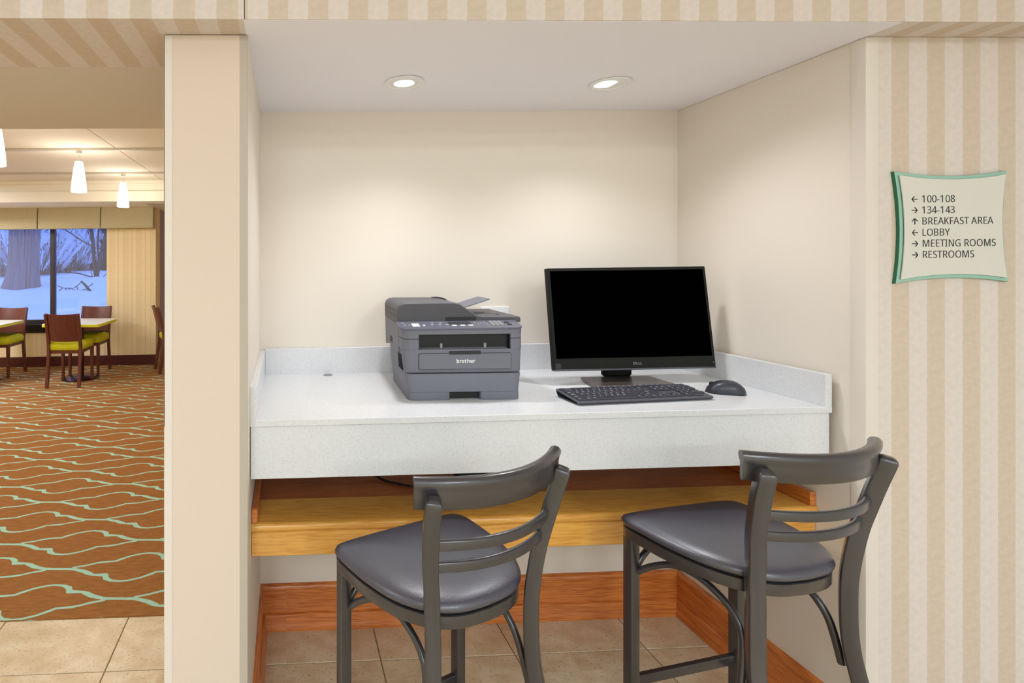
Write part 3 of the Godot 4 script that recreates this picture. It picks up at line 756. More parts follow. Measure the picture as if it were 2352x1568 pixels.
func make_downlight(x: float, t: float, tilt: float, label: String) -> void:
	var at := W(x, 2.0985, t)
	var o := thing("recessed_downlight", label, "ceiling light", at, Basis.IDENTITY, "recessed lights in the alcove ceiling")
	var b := mb(); b.lathe([Vector2(0.052, 0.0), Vector2(0.066, 0.0), Vector2(0.0665, -0.002), Vector2(0.063, -0.0055), Vector2(0.056, -0.0065), Vector2(0.052, -0.004)], 40, 40.0); obj(b, "trim_ring", M.white, o)
	b = mb(); b.xf = Transform3D(Basis(Vector3(0, 0, 1), tilt), Vector3(0, -0.001, 0)); b.lathe([Vector2(0.0, -0.004), Vector2(0.03, -0.0038), Vector2(0.048, -0.001), Vector2(0.050, 0.001), Vector2(0.0, 0.0012)], 32, 60.0); obj(b, "lens", M.lens, o)
	var l := SpotLight3D.new(); l.name = "downlight_beam"; l.light_energy = 0.66; l.light_color = Color(0.97, 0.98, 1.0); l.spot_angle = 73.0; l.spot_angle_attenuation = 1.0; l.light_size = 0.04; l.spot_range = 12.0; l.spot_attenuation = 2.0; l.shadow_enabled = true
	o.add_child(l); l.position = Vector3(0, -0.012, 0); l.rotation = Vector3(-PI / 2 + deg_to_rad(-14.0), 0, 0)

func make_pendant(x: float, t: float, label: String) -> void:
	var top := 2.63 - 0.024
	var o := thing("pendant_lamp", label, "pendant lamp", W(x, top, t), Basis.IDENTITY, "white glass pendants on the ceiling tracks")
	var b := mb(); b.lathe([Vector2(0.0, 0.0), Vector2(0.026, 0.0), Vector2(0.026, -0.028), Vector2(0.02, -0.034), Vector2(0.0, -0.034)], 16, 40.0); obj(b, "track_adapter", M.track, o)
	b = mb(); b.tube(PackedVector3Array([Vector3(0, -0.03, 0), Vector3(0, -0.108, 0)]), 0.004, 8); obj(b, "stem", M.track, o)
	b = mb(); b.lathe([Vector2(0.0, -0.102), Vector2(0.032, -0.104), Vector2(0.037, -0.110), Vector2(0.048, -0.17), Vector2(0.060, -0.25), Vector2(0.069, -0.33), Vector2(0.073, -0.396), Vector2(0.073, -0.402), Vector2(0.069, -0.402), Vector2(0.064, -0.33), Vector2(0.05, -0.21), Vector2(0.032, -0.115), Vector2(0.0, -0.112)], 28, 50.0); obj(b, "glass_shade", M.shade, o)
	var l := OmniLight3D.new(); l.name = "bulb_light"; l.light_energy = 0.24; l.light_color = Color(1.0, 0.97, 0.91); l.light_size = 0.05; l.omni_range = 20.0; l.omni_attenuation = 2.0; l.shadow_enabled = true
	o.add_child(l); l.position = Vector3(0, -0.34, 0)

func make_chair(label: String) -> Node3D:
	var o := thing("dining_chair", label, "chair", Vector3.ZERO, Basis.IDENTITY, "lime and dark wood chairs of the breakfast room")
	# local: faces -z, origin on the floor at its middle; 0.43 wide, feet 0.45 deep
	var b := mb(); var rings := []
	for q in [[0.012, 0.448], [0.0, 0.456], [-0.002, 0.50], [0.006, 0.53], [0.025, 0.546], [0.06, 0.553]]: rings.append(MB.floorp(MB.inset(MB.rrect4(-0.205, 0.205, -0.235, 0.19, 0.05, 0.05, 0.01, 0.01, 4), q[0]), q[1]))
	b.skin(rings, true, 70.0); var se := obj(b, "seat", M.lime, o); se.set_meta("label", "lime green padded seat")
	b = mb(); b.cbox(Vector3(-0.195, 0.41, -0.215), Vector3(0.195, 0.45, 0.185), 0.004); obj(b, "seat_frame", M.chair_wood, o)
	for s in [-1.0, 1.0]:
		b = mb(); b.sweep(PackedVector3Array([Vector3(0.186 * s, 0.0, -0.205), Vector3(0.186 * s, 0.45, -0.205)]), MB.rrect(-0.019, 0.019, -0.019, 0.019, 0.003, 2), Vector3(0, 0, 1), 40.0, [0.8, 1.05]); obj(b, "front_leg", M.chair_wood, o)
		var pts := []
		for q in [[0.0, 0.245], [0.2, 0.215], [0.42, 0.19], [0.56, 0.195], [0.75, 0.235], [0.905, 0.275]]: pts.append(Vector3(0.192 * s, q[0], q[1]))
		b = mb(); b.sweep(spline(pts, 4), MB.rrect(-0.017, 0.017, -0.021, 0.021, 0.003, 2), Vector3(0, 0, 1), 40.0); obj(b, "back_leg", M.chair_wood, o)
	rings = []
	for k in 13:
		var u := lerpf(-0.180, 0.180, k / 12.0); var bow := 0.030 * (1.0 - pow(u / 0.18, 2.0)); var dip := 0.010 * (1.0 - pow(u / 0.18, 2.0))
		var r := PackedVector3Array()
		for q in [[0.562, 0.186], [0.75, 0.226], [0.905 - dip, 0.266], [0.908 - dip, 0.274], [0.905 - dip, 0.281], [0.75, 0.242], [0.562, 0.202]]: r.append(Vector3(u, q[0], q[1] + bow))
		rings.append(r)
	b = mb(); b.skin(rings, true, 40.0)
	for k in b.uv.size(): b.uv[k] = Vector2(b.v[k].y, b.v[k].x)
	obj(b, "back_panel", M.chair_wood, o)
	return o

func make_table(label: String) -> Node3D:
	var o := thing("breakfast_table", label, "table", Vector3.ZERO, Basis.IDENTITY, "pedestal tables of the breakfast room")
	var b := mb(); b.slabp(MB.rrect(-0.36, 0.36, -0.36, 0.36, 0.05, 4), 0.738, 0.752, 0.001); obj(b, "table_top", M.laminate, o)
	b = mb(); b.slabp(MB.rrect(-0.363, 0.363, -0.363, 0.363, 0.052, 4), 0.715, 0.7485, 0.002); var ed := obj(b, "edge_band", M.lime_edge, o); ed.set_meta("label", "bright yellow-green edge")
	b = mb(); b.lathe([Vector2(0.0, 0.0), Vector2(0.245, 0.0), Vector2(0.245, 0.008), Vector2(0.21, 0.022), Vector2(0.12, 0.04), Vector2(0.05, 0.05), Vector2(0.0, 0.05)], 32, 35.0); obj(b, "base", M.maroon_metal, o)
	b = mb(); b.tube(PackedVector3Array([Vector3(0, 0.04, 0), Vector3(0, 0.715, 0)]), 0.038, 16); obj(b, "column", M.maroon_metal, o)
	return o
# ---------------------------------------------------------------- outdoors
func ground_h(x: float, t: float) -> float:
	var f := clampf((t - 8.5) / 6.0, 0.0, 1.0); var g := clampf((t - 14.0) / 18.0, 0.0, 1.0)
	return 0.42 + 0.70 * f + 0.42 * g * g + 0.05 * sin(x * 0.9 + t * 0.4) * f + 0.03 * sin(x * 2.3 - t) * f

func limb(b: MB, p: Vector3, d: Vector3, len_: float, r: float, depth: int) -> void:
	var pts := PackedVector3Array(); var sc := []
	var q := p
	for k in 5:
		pts.append(q); sc.append(lerpf(1.0, 0.55, k / 4.0))
		d = (d + Vector3(rng.randf_range(-0.16, 0.16), rng.randf_range(-0.06, 0.10), rng.randf_range(-0.16, 0.16))).normalized()
		q += d * len_ / 4.0
	b.tube(pts, r, 5 if depth < 2 else 4, Vector3(0.4, 0.1, 0.9), sc)
	if depth >= 3: return
	for k in (4 if depth == 0 else 3):
		var at := pts[rng.randi_range(1, 4)]
		var dd := (d + Vector3(rng.randf_range(-0.9, 0.9), rng.randf_range(-0.1, 0.7), rng.randf_range(-0.9, 0.9))).normalized()
		limb(b, at, dd, len_ * rng.randf_range(0.42, 0.66), r * 0.5, depth + 1)

func outdoors() -> void:
	var b := mb(); var rings := []; var nn := noise(5, 0.35, 3)
	for j in 46:
		var t := 8.06 + pow(j / 45.0, 1.7) * 60.0
		var r := PackedVector3Array()
		for i in 61:
			var x := lerpf(-40.0, 10.0, i / 60.0)
			r.append(Vector3(x, ground_h(x, t) + 0.02 * nn.get_noise_2d(x * 3, t * 3), -t))
		rings.append(r)
	b.skin(rings, false, 80.0, false, false, 1)
	var g := obj(b, "snow_ground", M.snow); g.set_meta("kind", "structure"); g.set_meta("label", "snow covered ground outside the window"); g.set_meta("category", "snow")
	# the big old tree
	var T := 13.0; var bx := -6.49; var base := ground_h(bx, T) - 0.05
	var o := thing("big_tree", "huge old furrowed tree trunk standing in the snow close outside the window", "tree", Vector3(bx, base, -T))
	rings = []; var bn := noise(15, 1.0, 3)
	for k in 40:
		var y := k * 0.13; var R := 0.29 + 0.10 * exp(-y * 2.6)
		var r := PackedVector3Array()
		for i in 96:
			var a := TAU * i / 96.0
			var fl := 0.12 * exp(-y * 3.0) * sin(a * 5.0 + 0.7)
			var bark := 0.055 * absf(sin(a * 14.0 + 1.5 * bn.get_noise_2d(a * 2.0, y * 0.9))) + 0.02 * bn.get_noise_3d(cos(a) * 6, y * 1.3, sin(a) * 6)
			r.append(Vector3(cos(a), 0, sin(a)) * (R + fl * R + bark) + Vector3(0.06 * sin(y), y, 0))
		rings.append(r)
	b = mb(); b.skin(rings, true, 30.0); obj(b, "trunk", M.bark, o)
	rng.seed = 321
	b = mb()
	for k in 5:
		var a := TAU * k / 5.0
		limb(b, Vector3(cos(a) * 0.1, 4.6, sin(a) * 0.1), Vector3(cos(a) * 0.7, 0.8, sin(a) * 0.7), 3.2, 0.16, 1)
	obj(b, "branches", M.bark, o)
	# fallen branch lying in the snow
	var fb := thing("fallen_branch", "bare fallen branch lying on the snow right of the window mullion", "branch", Vector3(-5.05, ground_h(-5.05, 12.2), -12.2))
	b = mb(); b.tube(PackedVector3Array([Vector3(0.30, 0.20, 0), Vector3(0.42, 0.10, 0.05), Vector3(0.55, -0.04, 0.1)]), 0.03, 8, Vector3(0, 0.1, 1), [0.7, 1.0, 1.2]); obj(b, "stem", M.bark_dark, fb)
	b = mb()
	for q in [[Vector3(-0.25, 0.10, 0), Vector3(-0.1, 0.04, 0), Vector3(0.06, 0.04, 0), Vector3(0.16, 0.0, 0)], [Vector3(-0.13, 0.05, 0), Vector3(-0.19, -0.05, 0.1), Vector3(-0.22, -0.12, 0.15)], [Vector3(-0.05, 0.04, 0), Vector3(-0.04, -0.05, 0.05), Vector3(-0.06, -0.12, 0.1)], [Vector3(0.05, 0.04, 0), Vector3(-0.02, -0.04, 0.05), Vector3(-0.06, -0.08, 0.1)], [Vector3(0.30, 0.19, 0), Vector3(0.22, 0.10, 0), Vector3(0.13, 0.05, 0)], [Vector3(0.2, 0.08, 0), Vector3(0.24, -0.02, 0.05), Vector3(0.27, -0.1, 0.1)], [Vector3(0.24, -0.03, 0.05), Vector3(0.35, 0.0, 0.05), Vector3(0.46, 0.03, 0.05)], [Vector3(0.46, 0.06, 0.05), Vector3(0.54, 0.12, 0), Vector3(0.57, 0.16, 0)]]:
		b.tube(spline(q, 3), 0.010, 5)
	obj(b, "twig", M.bark_dark, fb)
	var lb := thing("fallen_branch", "long thin fallen branch lying on the snow behind the mullion, beyond the forked one", "branch", Vector3(-6.1, ground_h(-6.1, 14.5) + 0.03, -14.5))
	b = mb(); b.tube(spline([Vector3(-0.7, 0.05, 0), Vector3(-0.2, 0.07, 0.1), Vector3(0.3, 0.06, 0), Vector3(0.7, -0.03, 0.1), Vector3(1.0, -0.1, 0)], 4), 0.018, 6); obj(b, "stem", M.bark_dark, lb)
	b = mb(); b.tube(spline([Vector3(0.8, -0.06, 0.1), Vector3(0.75, 0.15, 0.1), Vector3(0.68, 0.3, 0.1)], 3), 0.01, 5); b.tube(spline([Vector3(1.0, -0.1, 0), Vector3(1.2, 0.1, 0), Vector3(1.3, 0.25, 0)], 3), 0.01, 5); obj(b, "twig", M.bark_dark, lb)
	# slim trees behind
	var kinds := ["slim bare tree with dark snow-dusted limbs in the wood beyond the window", "forked bare tree near the right edge of the window", "dark straight trunk left of the window mullion, behind the big tree"]
	rng.seed = 99
	var spots := [[-8.0, 17.5, 0.075, 2], [-5.36, 14.8, 0.055, 1]]
	for k in 20: spots.append([rng.randf_range(-26.0, -4.0), rng.randf_range(19.0, 40.0), rng.randf_range(0.07, 0.17), 0])
	for s in spots:
		var t := thing("woodland_tree" if s[3] == 0 else "young_tree", kinds[s[3]], "tree", Vector3(s[0], ground_h(s[0], s[1]) - 0.05, -s[1]), Basis.IDENTITY, "slim trees of the wood behind" if s[3] == 0 else "")
		b = mb()
		if s[3] == 1:
			b.tube(spline([Vector3(0, 0, 0), Vector3(-0.05, 0.5, 0), Vector3(-0.10, 1.2, 0), Vector3(-0.3, 2.2, 0)], 5), 0.05, 6, Vector3(0, 0.1, 1), null)
			b.tube(spline([Vector3(0.05, 0, 0), Vector3(0.10, 0.5, 0), Vector3(0.25, 1.1, 0), Vector3(0.5, 2.0, 0)], 5), 0.045, 6)
			b.tube(spline([Vector3(0.10, 0.5, 0), Vector3(0.05, 0.9, 0), Vector3(0.1, 1.6, 0)], 4), 0.025, 5)
		else:
			b.tube(PackedVector3Array([Vector3(0, 0, 0), Vector3(0.05, 1.5, 0.05), Vector3(0, 3.0, 0), Vector3(0.1, 5.5, 0)]), s[2], 7, Vector3(0.2, 0.1, 1), [1.25, 1.0, 0.9, 0.5])
		obj(b, "trunk", M.bark_dark, t)
		b = mb()
		for k in 7 if s[3] == 0 else 3:
			var a := rng.randf() * TAU
			limb(b, Vector3(0, rng.randf_range(0.5, 3.6), 0), Vector3(cos(a), 0.5, sin(a)), rng.randf_range(0.9, 2.0), s[2] * 0.35, 1)
		obj(b, "branches", M.bark_dark, t)
	# brush under the trees, laden with snow: nobody could count it
	var tw := mb()
	rng.seed = 44
	for k in 26:
		var a := rng.randf() * TAU; var l := rng.randf_range(0.3, 0.9)
		var e := Vector3(cos(a) * l * 0.6, l, sin(a) * l * 0.6)
		tw.tube(PackedVector3Array([Vector3(0, 0, 0), e * 0.5 + Vector3(0.05, 0.04, 0), e]), 0.009, 4)
	for pass_ in 2:
		var mm := MultiMesh.new(); mm.transform_format = MultiMesh.TRANSFORM_3D
		mm.mesh = tw.mesh() if pass_ == 0 else snow_clumps()
		mm.instance_count = 620
		rng.seed = 45
		for k in 620:
			var t := rng.randf_range(15.5, 36.0); var x := -0.30 * t + rng.randf_range(-0.36, 0.10) * t
			if t < 20.0 and absf(x + 6.0) < 1.6: t += 6.0
			var sc := rng.randf_range(0.8, 2.3)
			mm.set_instance_transform(k, Transform3D(Basis(Vector3.UP, rng.randf() * TAU).scaled(Vector3(sc, sc * rng.randf_range(0.7, 1.2), sc)), Vector3(x, ground_h(x, t) - 0.03, -t)))
		var mi := MultiMeshInstance3D.new(); mi.multimesh = mm; mi.material_override = M.brush if pass_ == 0 else M.snow
		mi.name = "brushwood" if pass_ == 0 else "snow_on_brushwood"; add_child(mi); mi.set_meta("kind", "stuff")
		tag(mi, "tangle of bare brush in the wood beyond the snow" if pass_ == 0 else "snow lying on the twigs of the brush", "brush" if pass_ == 0 else "snow")

func snow_clumps() -> ArrayMesh:
	var b := mb(); rng.seed = 44
	for k in 26:
		var a := rng.randf() * TAU; var l := rng.randf_range(0.3, 0.9)
		var e := Vector3(cos(a) * l * 0.6, l, sin(a) * l * 0.6)
		b.tube(PackedVector3Array([e * 0.35 + Vector3(0.03, 0.035, 0), e * 0.7 + Vector3(0.02, 0.03, 0), e + Vector3(0, 0.015, 0)]), 0.024, 4, Vector3(0.13, 0.2, 0.97), [0.5, 1.2, 0.5])
	return b.mesh()

# ---------------------------------------------------------------- the place
func _ready() -> void:
	# camera: level, a shifted lens, turned two degrees to the right
	var cam := Camera3D.new(); cam.name = "camera"; add_child(cam)
	cam.position = Vector3(0, 1.48, 0); cam.rotation = Vector3(0, -0.036, 0)
	cam.near = 0.05; cam.far = 200.0
	cam.projection = Camera3D.PROJECTION_FRUSTUM
	cam.size = 1568.0 / 1190.0 * 0.05
	cam.frustum_offset = Vector2((1176.0 - 700.0) / 1190.0, -(784.0 - 606.0) / 1190.0) * 0.05
	cam.current = true
	# sky of a snowy blue dusk
	var we := WorldEnvironment.new(); we.name = "environment"; add_child(we)
	var e := Environment.new(); we.environment = e
	e.background_mode = Environment.BG_SKY
	var sm := ProceduralSkyMaterial.new()
	sm.sky_top_color = Color(0.44, 0.60, 1.0); sm.sky_horizon_color = Color(0.56, 0.70, 1.0); sm.sky_curve = 0.2
	sm.ground_horizon_color = Color(0.50, 0.62, 1.0); sm.ground_bottom_color = Color(0.42, 0.52, 0.9); sm.sky_energy_multiplier = 1.35; sm.ground_energy_multiplier = 1.0
	var sky := Sky.new(); sky.sky_material = sm; e.sky = sky
	e.tonemap_mode = Environment.TONE_MAPPER_LINEAR; e.tonemap_exposure = 0.97
	e.sdfgi_enabled = true; e.ssao_enabled = true; e.ssil_enabled = true
	# added fill lights, out of view: square panels under the lobby and breakfast room ceilings
	M.lens = glow(Color(1.0, 0.98, 0.95), 2.2); M.shade = glow(Color(1.0, 0.96, 0.88), 1.4); M.panel = glow(Color(1.0, 0.98, 0.95), 1.6)
	M.maroon_metal = mat(rgb(70, 42, 40), 0.25, 0.6)
	make_materials()
	for q in [[-2.3, 2.74, 0.5, 1.9], [-0.6, 2.74, -2.0, 4.3], [1.6, 2.74, -2.0, 4.3], [-0.6, 2.74, -4.2, 8.0], [1.6, 2.74, -4.2, 8.0], [-1.6, 2.615, 3.82, 0.9], [-4.8, 2.615, 4.6, 3.8], [-4.8, 2.615, 6.1, 6.6]]:
		added_panel(q[0], q[1], q[2], q[3], q[2] > 1.0)
	shell()
	make_counter(); make_shelf()
	make_printer(); make_monitor(); make_keyboard(); make_mouse(); make_sign()
	make_downlight(0.405, 1.767, 0.0, "left one of the two small round downlights in the white alcove ceiling")
	make_downlight(1.134, 1.778, 0.06, "right one of the two small round downlights in the white alcove ceiling")
	var st := make_stool("black metal bar stool with padded seat in front of the printer")
	st.transform = Transform3D(Basis(Vector3.UP, 0.408), W(0.3855, 0, 1.2232))
	dup(st, W(1.1775, 0, 1.2777), Basis(Vector3.UP, 0.1884), "black metal bar stool with padded seat by the striped wall")
	# odds and ends
	var b := mb(SH()); b.cbox(Vector3(0.80, 1.20, -2.108), Vector3(0.922, 1.292, -2.116), 0.002)
	var pl := obj(b, "wall_plate", M.white); tag(pl, "white socket plate on the alcove wall, half hidden behind the printer", "wall plate")
	b = mb(); b.tube(spline([W(0.26, 0.80, 1.93), W(0.30, 0.735, 1.87), W(0.335, 0.7165, 1.82), W(0.38, 0.7148, 1.785), W(0.44, 0.7148, 1.755), W(0.52, 0.7148, 1.76), W(0.60, 0.722, 1.80)], 6), 0.004, 8); tag(obj(b, "power_cable", M.black), "thin black cable curving over the pine shelf under the counter", "cable")
	b = mb(SH()); b.cbox(Vector3(0.60, 0.7102, -1.795), Vector3(0.76, 0.745, -1.86), 0.006); tag(obj(b, "power_adapter", M.black), "flat black power brick lying on the pine shelf under the counter", "power adapter")
	breakfast_room()
	outdoors()

func added_panel(x: float, y: float, t: float, en: float, warm: bool) -> void:  # unseen lamp added to brighten its room
	var o := thing("added_panel_light", "added square white fill light, unseen under the breakfast room ceiling" if warm else "added square white fill light, unseen under the lobby ceiling", "ceiling light", W(x, y, t), Basis.IDENTITY, "added breakfast room fill lights" if warm else "added lobby fill lights")
	var b := mb(); b.cbox(Vector3(-0.31, -0.012, -0.31), Vector3(0.31, 0.012, 0.31), 0.002); obj(b, "frame", M.white, o)
	b = mb(); b.cbox(Vector3(-0.29, -0.014, -0.29), Vector3(0.29, -0.011, 0.29), 0.001); obj(b, "diffuser", M.panel, o)
	var l := AreaLight3D.new(); l.name = "added_fill_light"; l.area_size = Vector2(0.56, 0.56); l.light_energy = en; l.light_color = Color(0.98, 0.99, 1.0) if warm else Color(0.88, 0.95, 1.0)
	l.shadow_enabled = true
	l.area_range = 20.0
	o.add_child(l); l.position = Vector3(0, -0.02, 0); l.rotation = Vector3(-PI / 2, 0, 0)

func shell() -> void:
	var s := SH(); var b: MB
	# tiled floor: pieces where they show, grout bed below
	b = mb(s); b.box(Vector3(-3.3, -0.08, 5.9), Vector3(2.9, -0.004, -2.212))
	var fl := struct(b, "floor", "beige stone tile floor with thin grout joints", M.grout)
	rng.seed = 8
	var protos := []
	for k in 3:
		b = mb(s); b.cbox(Vector3(0.002, -0.012, -0.002), Vector3(0.506, 0.0, -0.506), 0.0015); protos.append(b.mesh())
	for i in range(-7, 6):
		for j in range(-11, 5):
			var x0 := -0.155 + 0.508 * i; var t0 := 1.919 + 0.508 * (j - 4)
			if t0 + 0.508 > 2.23:
				continue
			var tl := place(protos[0], "tile", M["tile%d" % (posmod(i * 7 + j * 5 + i * j, 3))], fl)
			tl.position = W(x0, 0, t0)
	# the last row of tiles is cut at the carpet and at the wall
	for i in range(-7, 6):
		var x0 := -0.155 + 0.508 * i
		b = mb(s); b.cbox(Vector3(x0 + 0.002, -0.012, -1.921), Vector3(x0 + 0.506, 0.0, -2.211), 0.0015)
		obj(b, "tile", M["tile%d" % posmod(i, 3)], fl)
	b = mb(s); b.box(Vector3(-6.4, -0.08, -2.212), Vector3(0.5, 0.004, -9.0))
	struct(b, "floor", "brown carpet with a pale turquoise lattice pattern in the breakfast room", M.carpet)
	# alcove
	b = mb(s); b.box(Vector3(-0.3, 0, -2.115), Vector3(2.0, 2.2, -2.25)); struct(b, "wall_back", "cream back wall of the computer alcove", M.wall)
	b = mb(s); b.box(Vector3(-0.108, 0, -1.412), Vector3(-0.104, 2.1, -2.12)); struct(b, "wall_left", "cream left side wall of the alcove", M.wall)
	b = mb(s); b.box(Vector3(1.641, 0, -1.412), Vector3(1.80, 2.1, -2.25)); struct(b, "wall_right", "cream right side wall of the alcove", M.wall)
	b = mb(s); b.cbox(Vector3(-0.325, 0, -1.403), Vector3(-0.1075, 2.0985, -2.26), 0.001); struct(b, "wall_pillar", "beige wall end left of the alcove", M.pillar, "wall")
	b = mb(s); b.box(Vector3(1.642, 0, -1.409), Vector3(3.0, 2.1, -1.60)); struct(b, "wall_front", "wall papered in beige two-tone stripes right of the alcove", M.paper, "wall")
	b = mb(s); b.box(Vector3(-0.108, 2.1, -1.319), Vector3(1.638, 2.104, -2.13)); struct(b, "ceiling", "smooth white ceiling of the alcove", M.white_ceiling)
	b = mb(s); b.box(Vector3(-3.3, 2.101, -1.316), Vector3(-0.1056, 2.80, -1.636)); struct(b, "wall_header", "striped wallpaper header over the opening left of the alcove", M.paper_left, "wall")
	b = mb(s); b.box(Vector3(-0.1056, 2.101, -1.316), Vector3(3.0, 2.80, -1.636)); struct(b, "wall_header", "striped wallpaper header above the alcove", M.paper_header, "wall")
	b = mb(s); b.box(Vector3(-3.3, 2.1005, -1.636), Vector3(3.0, 2.80, -2.365)); struct(b, "ceiling", "plain tan soffit over the way to the breakfast room", M.tan)
	# fine dark joints of the papered header
	b = mb(s); b.box(Vector3(-0.1065, 2.101, -1.3155), Vector3(-0.1045, 2.5, -1.3165)); struct(b, "trim_4", "thin seam in the wallpaper of the header", M.gap, "trim")
	# corner guards
	b = mb(s); b.cbox(Vector3(-0.3272, 0, -1.4015), Vector3(-0.305, 2.097, -1.406), 0.0008); b.cbox(Vector3(-0.3272, 0, -1.4015), Vector3(-0.3245, 2.097, -1.44), 0.0008); struct(b, "trim_1", "pale corner guard on the left edge of the pillar", M.guard, "trim")
	b = mb(s); b.cbox(Vector3(-0.125, 0, -1.4015), Vector3(-0.1035, 2.097, -1.406), 0.0008); struct(b, "trim_2", "grey corner guard on the right edge of the pillar", M.guard_grey, "trim")
	b = mb(s); b.slabp(PackedVector2Array([Vector2(1.6395, -1.4065), Vector2(1.6745, -1.4065), Vector2(1.6745, -1.4092), Vector2(1.6405, -1.4092), Vector2(1.6405, -1.445), Vector2(1.6382, -1.445), Vector2(1.6382, -1.4078)]), 0.0, 2.099, 0.0, 50.0); struct(b, "trim_3", "cream corner guard at the right edge of the alcove", M.guard, "trim")
	make_baseboard("baseboard_back", "tall reddish stained wood baseboard along the alcove back wall", Vector3(-0.104, 0, -2.115), Vector3(1.641, 0, -2.115), Vector3(0, 0, 1))
	make_baseboard("baseboard_left", "reddish stained wood baseboard on the left alcove wall", Vector3(-0.104, 0, -1.45), Vector3(-0.104, 0, -2.114), Vector3(1, 0, 0))
	make_baseboard("baseboard_right", "reddish stained wood baseboard on the right alcove wall", Vector3(1.641, 0, -1.45), Vector3(1.641, 0, -2.114), Vector3(-1, 0, 0))
	# lobby behind the camera
	b = mb(s); b.box(Vector3(-3.45, -0.08, 6.0), Vector3(-3.3, 2.9, -2.37)); struct(b, "wall_lobby_left", "plain lobby wall on the left", M.lobby, "wall")
	b = mb(s); b.box(Vector3(2.9, -0.08, 6.0), Vector3(3.05, 2.9, -1.6)); struct(b, "wall_lobby_right", "plain lobby wall on the right", M.lobby, "wall")
	b = mb(s); b.box(Vector3(-3.45, -0.08, 5.9), Vector3(3.05, 2.9, 6.05)); struct(b, "wall_lobby_rear", "plain lobby wall behind the viewer", M.lobby, "wall")
	b = mb(s); b.box(Vector3(-3.45, 2.755, 6.05), Vector3(3.05, 2.95, -1.4)); struct(b, "ceiling", "white lobby ceiling", M.white_ceiling)

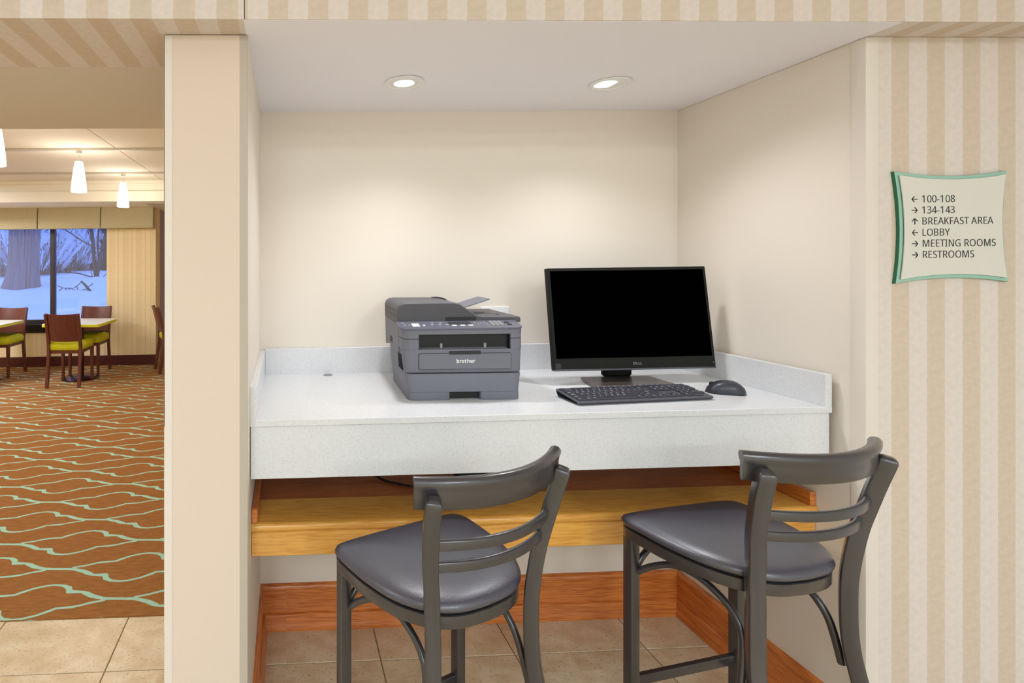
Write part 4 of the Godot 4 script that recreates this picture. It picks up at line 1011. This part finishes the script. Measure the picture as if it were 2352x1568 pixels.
func breakfast_room() -> void:
	var s := SH(); var b: MB
	var T := 7.84
	# window wall round the opening
	b = mb(s)
	b.box(Vector3(-6.4, 0, -T), Vector3(-1.944, 0.51, -T - 0.22)); b.box(Vector3(-2.678, 0.51, -T), Vector3(-1.944, 2.7, -T - 0.22)); b.box(Vector3(-6.4, 2.25, -T), Vector3(-2.678, 2.7, -T - 0.22)); b.box(Vector3(-6.4, 0.51, -T), Vector3(-5.0, 2.25, -T - 0.22))
	struct(b, "wall_window", "yellow striped wall with the big window in the breakfast room", M.paper_yellow, "wall")
	b = mb(s); b.box(Vector3(-1.96, 0, -8.30), Vector3(0.0, 2.7, -8.45)); b.box(Vector3(-1.9445, 0, -T), Vector3(-1.95, 2.7, -8.4)); struct(b, "wall_far", "mauve striped wall in the recess right of the window", M.paper_mauve, "wall")
	b = mb(s); b.box(Vector3(-0.3, 0, -2.2), Vector3(-0.1, 2.7, -8.4)); struct(b, "wall_breakfast_right", "right wall of the breakfast room", M.paper_yellow, "wall")
	b = mb(s); b.box(Vector3(-6.4, -0.05, -2.2), Vector3(-6.25, 2.7, -8.1)); struct(b, "wall_breakfast_left", "left wall of the breakfast room", M.paper_yellow, "wall")
	b = mb(s); b.box(Vector3(-6.4, -0.05, -2.2), Vector3(-3.4, 2.7, -2.37)); struct(b, "wall_breakfast_front", "near wall of the breakfast room", M.paper_yellow, "wall")
	# ceiling made of large boards with fine joints
	b = mb(s); b.box(Vector3(-6.4, 2.636, -2.36), Vector3(0, 2.8, -8.45)); var cl := struct(b, "ceiling", "pale ceiling boards of the breakfast room", M.gap)
	var xs := [-6.25, -5.32, -4.10, -2.88, -1.66, -0.44]; var ts := [2.365, 3.85, 5.15, 6.45, 7.03]
	for i in xs.size() - 1:
		for j in ts.size() - 1:
			b = mb(s); b.cbox(Vector3(xs[i] + 0.003, 2.63, -ts[j] - 0.003), Vector3(xs[i + 1] - 0.003, 2.638, -ts[j + 1] + 0.003), 0.002); obj(b, "ceiling_board", M.board, cl)
	b = mb(s)
	b.box(Vector3(-6.4, 2.48, -7.05), Vector3(-0.3, 2.64, -7.3)); b.box(Vector3(-6.4, 2.345, -7.0), Vector3(-0.3, 2.482, -T + 0.001)); b.box(Vector3(-1.96, 2.345, -7.3), Vector3(-0.3, 2.7, -8.35))
	b.cbox(Vector3(-6.4, 2.585, -7.02), Vector3(-0.3, 2.632, -7.06), 0.006)
	struct(b, "ceiling", "stepped cream bulkhead above the breakfast room window", M.cream)
	for q in [[5.11, "lighting track across the ceiling nearer the opening"], [6.42, "lighting track across the ceiling nearer the window"]]:
		b = mb(s); b.cbox(Vector3(-5.6, 2.605, -q[0] + 0.018), Vector3(-0.6, 2.6295, -q[0] - 0.018), 0.003); tag(obj(b, "lighting_track", M.track), q[1], "track", "ceiling tracks")
	make_pendant(-2.012, 5.11, "lit white glass pendant hanging second nearest, from the nearer ceiling track")
	make_pendant(-1.995, 6.42, "lit white glass pendant hanging farthest away, in front of the valance")
	make_pendant(-2.06, 3.74, "lit white glass pendant cut by the left edge of the photo")
	# baseboards
	b = mb(s); b.cbox(Vector3(-6.25, 0.004, -T + 0.015), Vector3(-1.95, 0.152, -T - 0.001), 0.004); struct(b, "baseboard_window", "dark maroon baseboard below the window", M.maroon, "baseboard")
	b = mb(s); b.cbox(Vector3(-1.94, 0.004, -8.285), Vector3(-0.3, 0.152, -8.301), 0.004); struct(b, "baseboard_far", "dark maroon baseboard in the recess", M.maroon, "baseboard")
	# window
	b = mb(s)
	for q in [[-5.0, -2.678, 0.63, 0.692], [-5.0, -2.678, 2.19, 2.25]]: b.cbox(Vector3(q[0], q[2], -T - 0.06), Vector3(q[1], q[3], -T - 0.12), 0.004)
	for q in [[-5.0, -4.94], [-2.70, -2.678]]: b.cbox(Vector3(q[0], 0.63, -T - 0.06), Vector3(q[1], 2.25, -T - 0.12), 0.004)
	var wf := struct(b, "window_1", "wide dark-framed window on the snowy wood", M.window_frame, "window")
	b = mb(s); b.cbox(Vector3(-3.535, 0.69, -T - 0.055), Vector3(-3.468, 2.20, -T - 0.125), 0.004); obj(b, "mullion", M.window_frame, wf)
	for q in [[-4.95, -3.53], [-3.475, -2.69]]:
		b = mb(s); b.box(Vector3(q[0], 0.685, -T - 0.088), Vector3(q[1], 2.2, -T - 0.092)); obj(b, "pane", M.glass, wf)
	b = mb(s); b.cbox(Vector3(-5.02, 0.508, -T + 0.03), Vector3(-2.66, 0.632, -T - 0.13), 0.004); obj(b, "window_sill", M.granite, wf)
	# valance: three pleated boxes of cloth over a board
	var o := thing("window_valance", "tan woven fabric valance with box pleats above the window", "valance")
	var edges := [-5.2, -4.54, -3.628, -2.719, -1.963]
	for k in 4:
		b = mb(s); var rings := []
		for q in [[2.343, 0.0], [2.30, 0.004], [2.2, 0.008], [2.05, 0.014], [2.040, 0.012]]:
			rings.append(MB.floorp(MB.rrect(edges[k] + 0.007, edges[k + 1] - 0.007 + (0.012 if k == 3 else 0.0), -T + 0.002, -7.70 + q[1], 0.012, 3), q[0]))
		b.skin(rings, true, 50.0); obj(b, "pleat", M.valance, o)
	b = mb(s); b.box(Vector3(-5.19, 2.06, -T), Vector3(-1.98, 2.342, -7.73)); obj(b, "backing", M.gap, o)
	# furniture
	var ta := make_table("square pedestal table with a yellow-green edge between two lime-seated chairs")
	ta.transform = Transform3D(Basis.IDENTITY, W(-2.72, 0.004, 6.98))
	dup(ta, W(-3.99, 0.004, 6.98), Basis.IDENTITY, "square pedestal table with a yellow-green edge cut by the left edge of the photo")
	var ch := make_chair("dark wood chair with lime seat seen from behind, in the middle below the window")
	ch.transform = Transform3D(Basis.IDENTITY, W(-2.72, 0.004, 6.66))
	dup(ch, W(-2.72, 0.004, 7.29), Basis(Vector3.UP, PI), "dark wood chair with lime seat facing us behind the table right of the mullion")
	dup(ch, W(-3.90, 0.004, 7.27), Basis(Vector3.UP, PI), "dark wood chair with lime seat facing us at the left edge, below the window")
	dup(ch, W(-3.955, 0.004, 6.66), Basis.IDENTITY, "dark wood chair seen from behind, only its seat corner showing at the left edge")
	dup(ch, W(-1.57, 0.004, 7.40), Basis(Vector3.UP, -PI / 2 + 0.40), "dark wood chair standing alone sideways beside the pillar, right of the window")
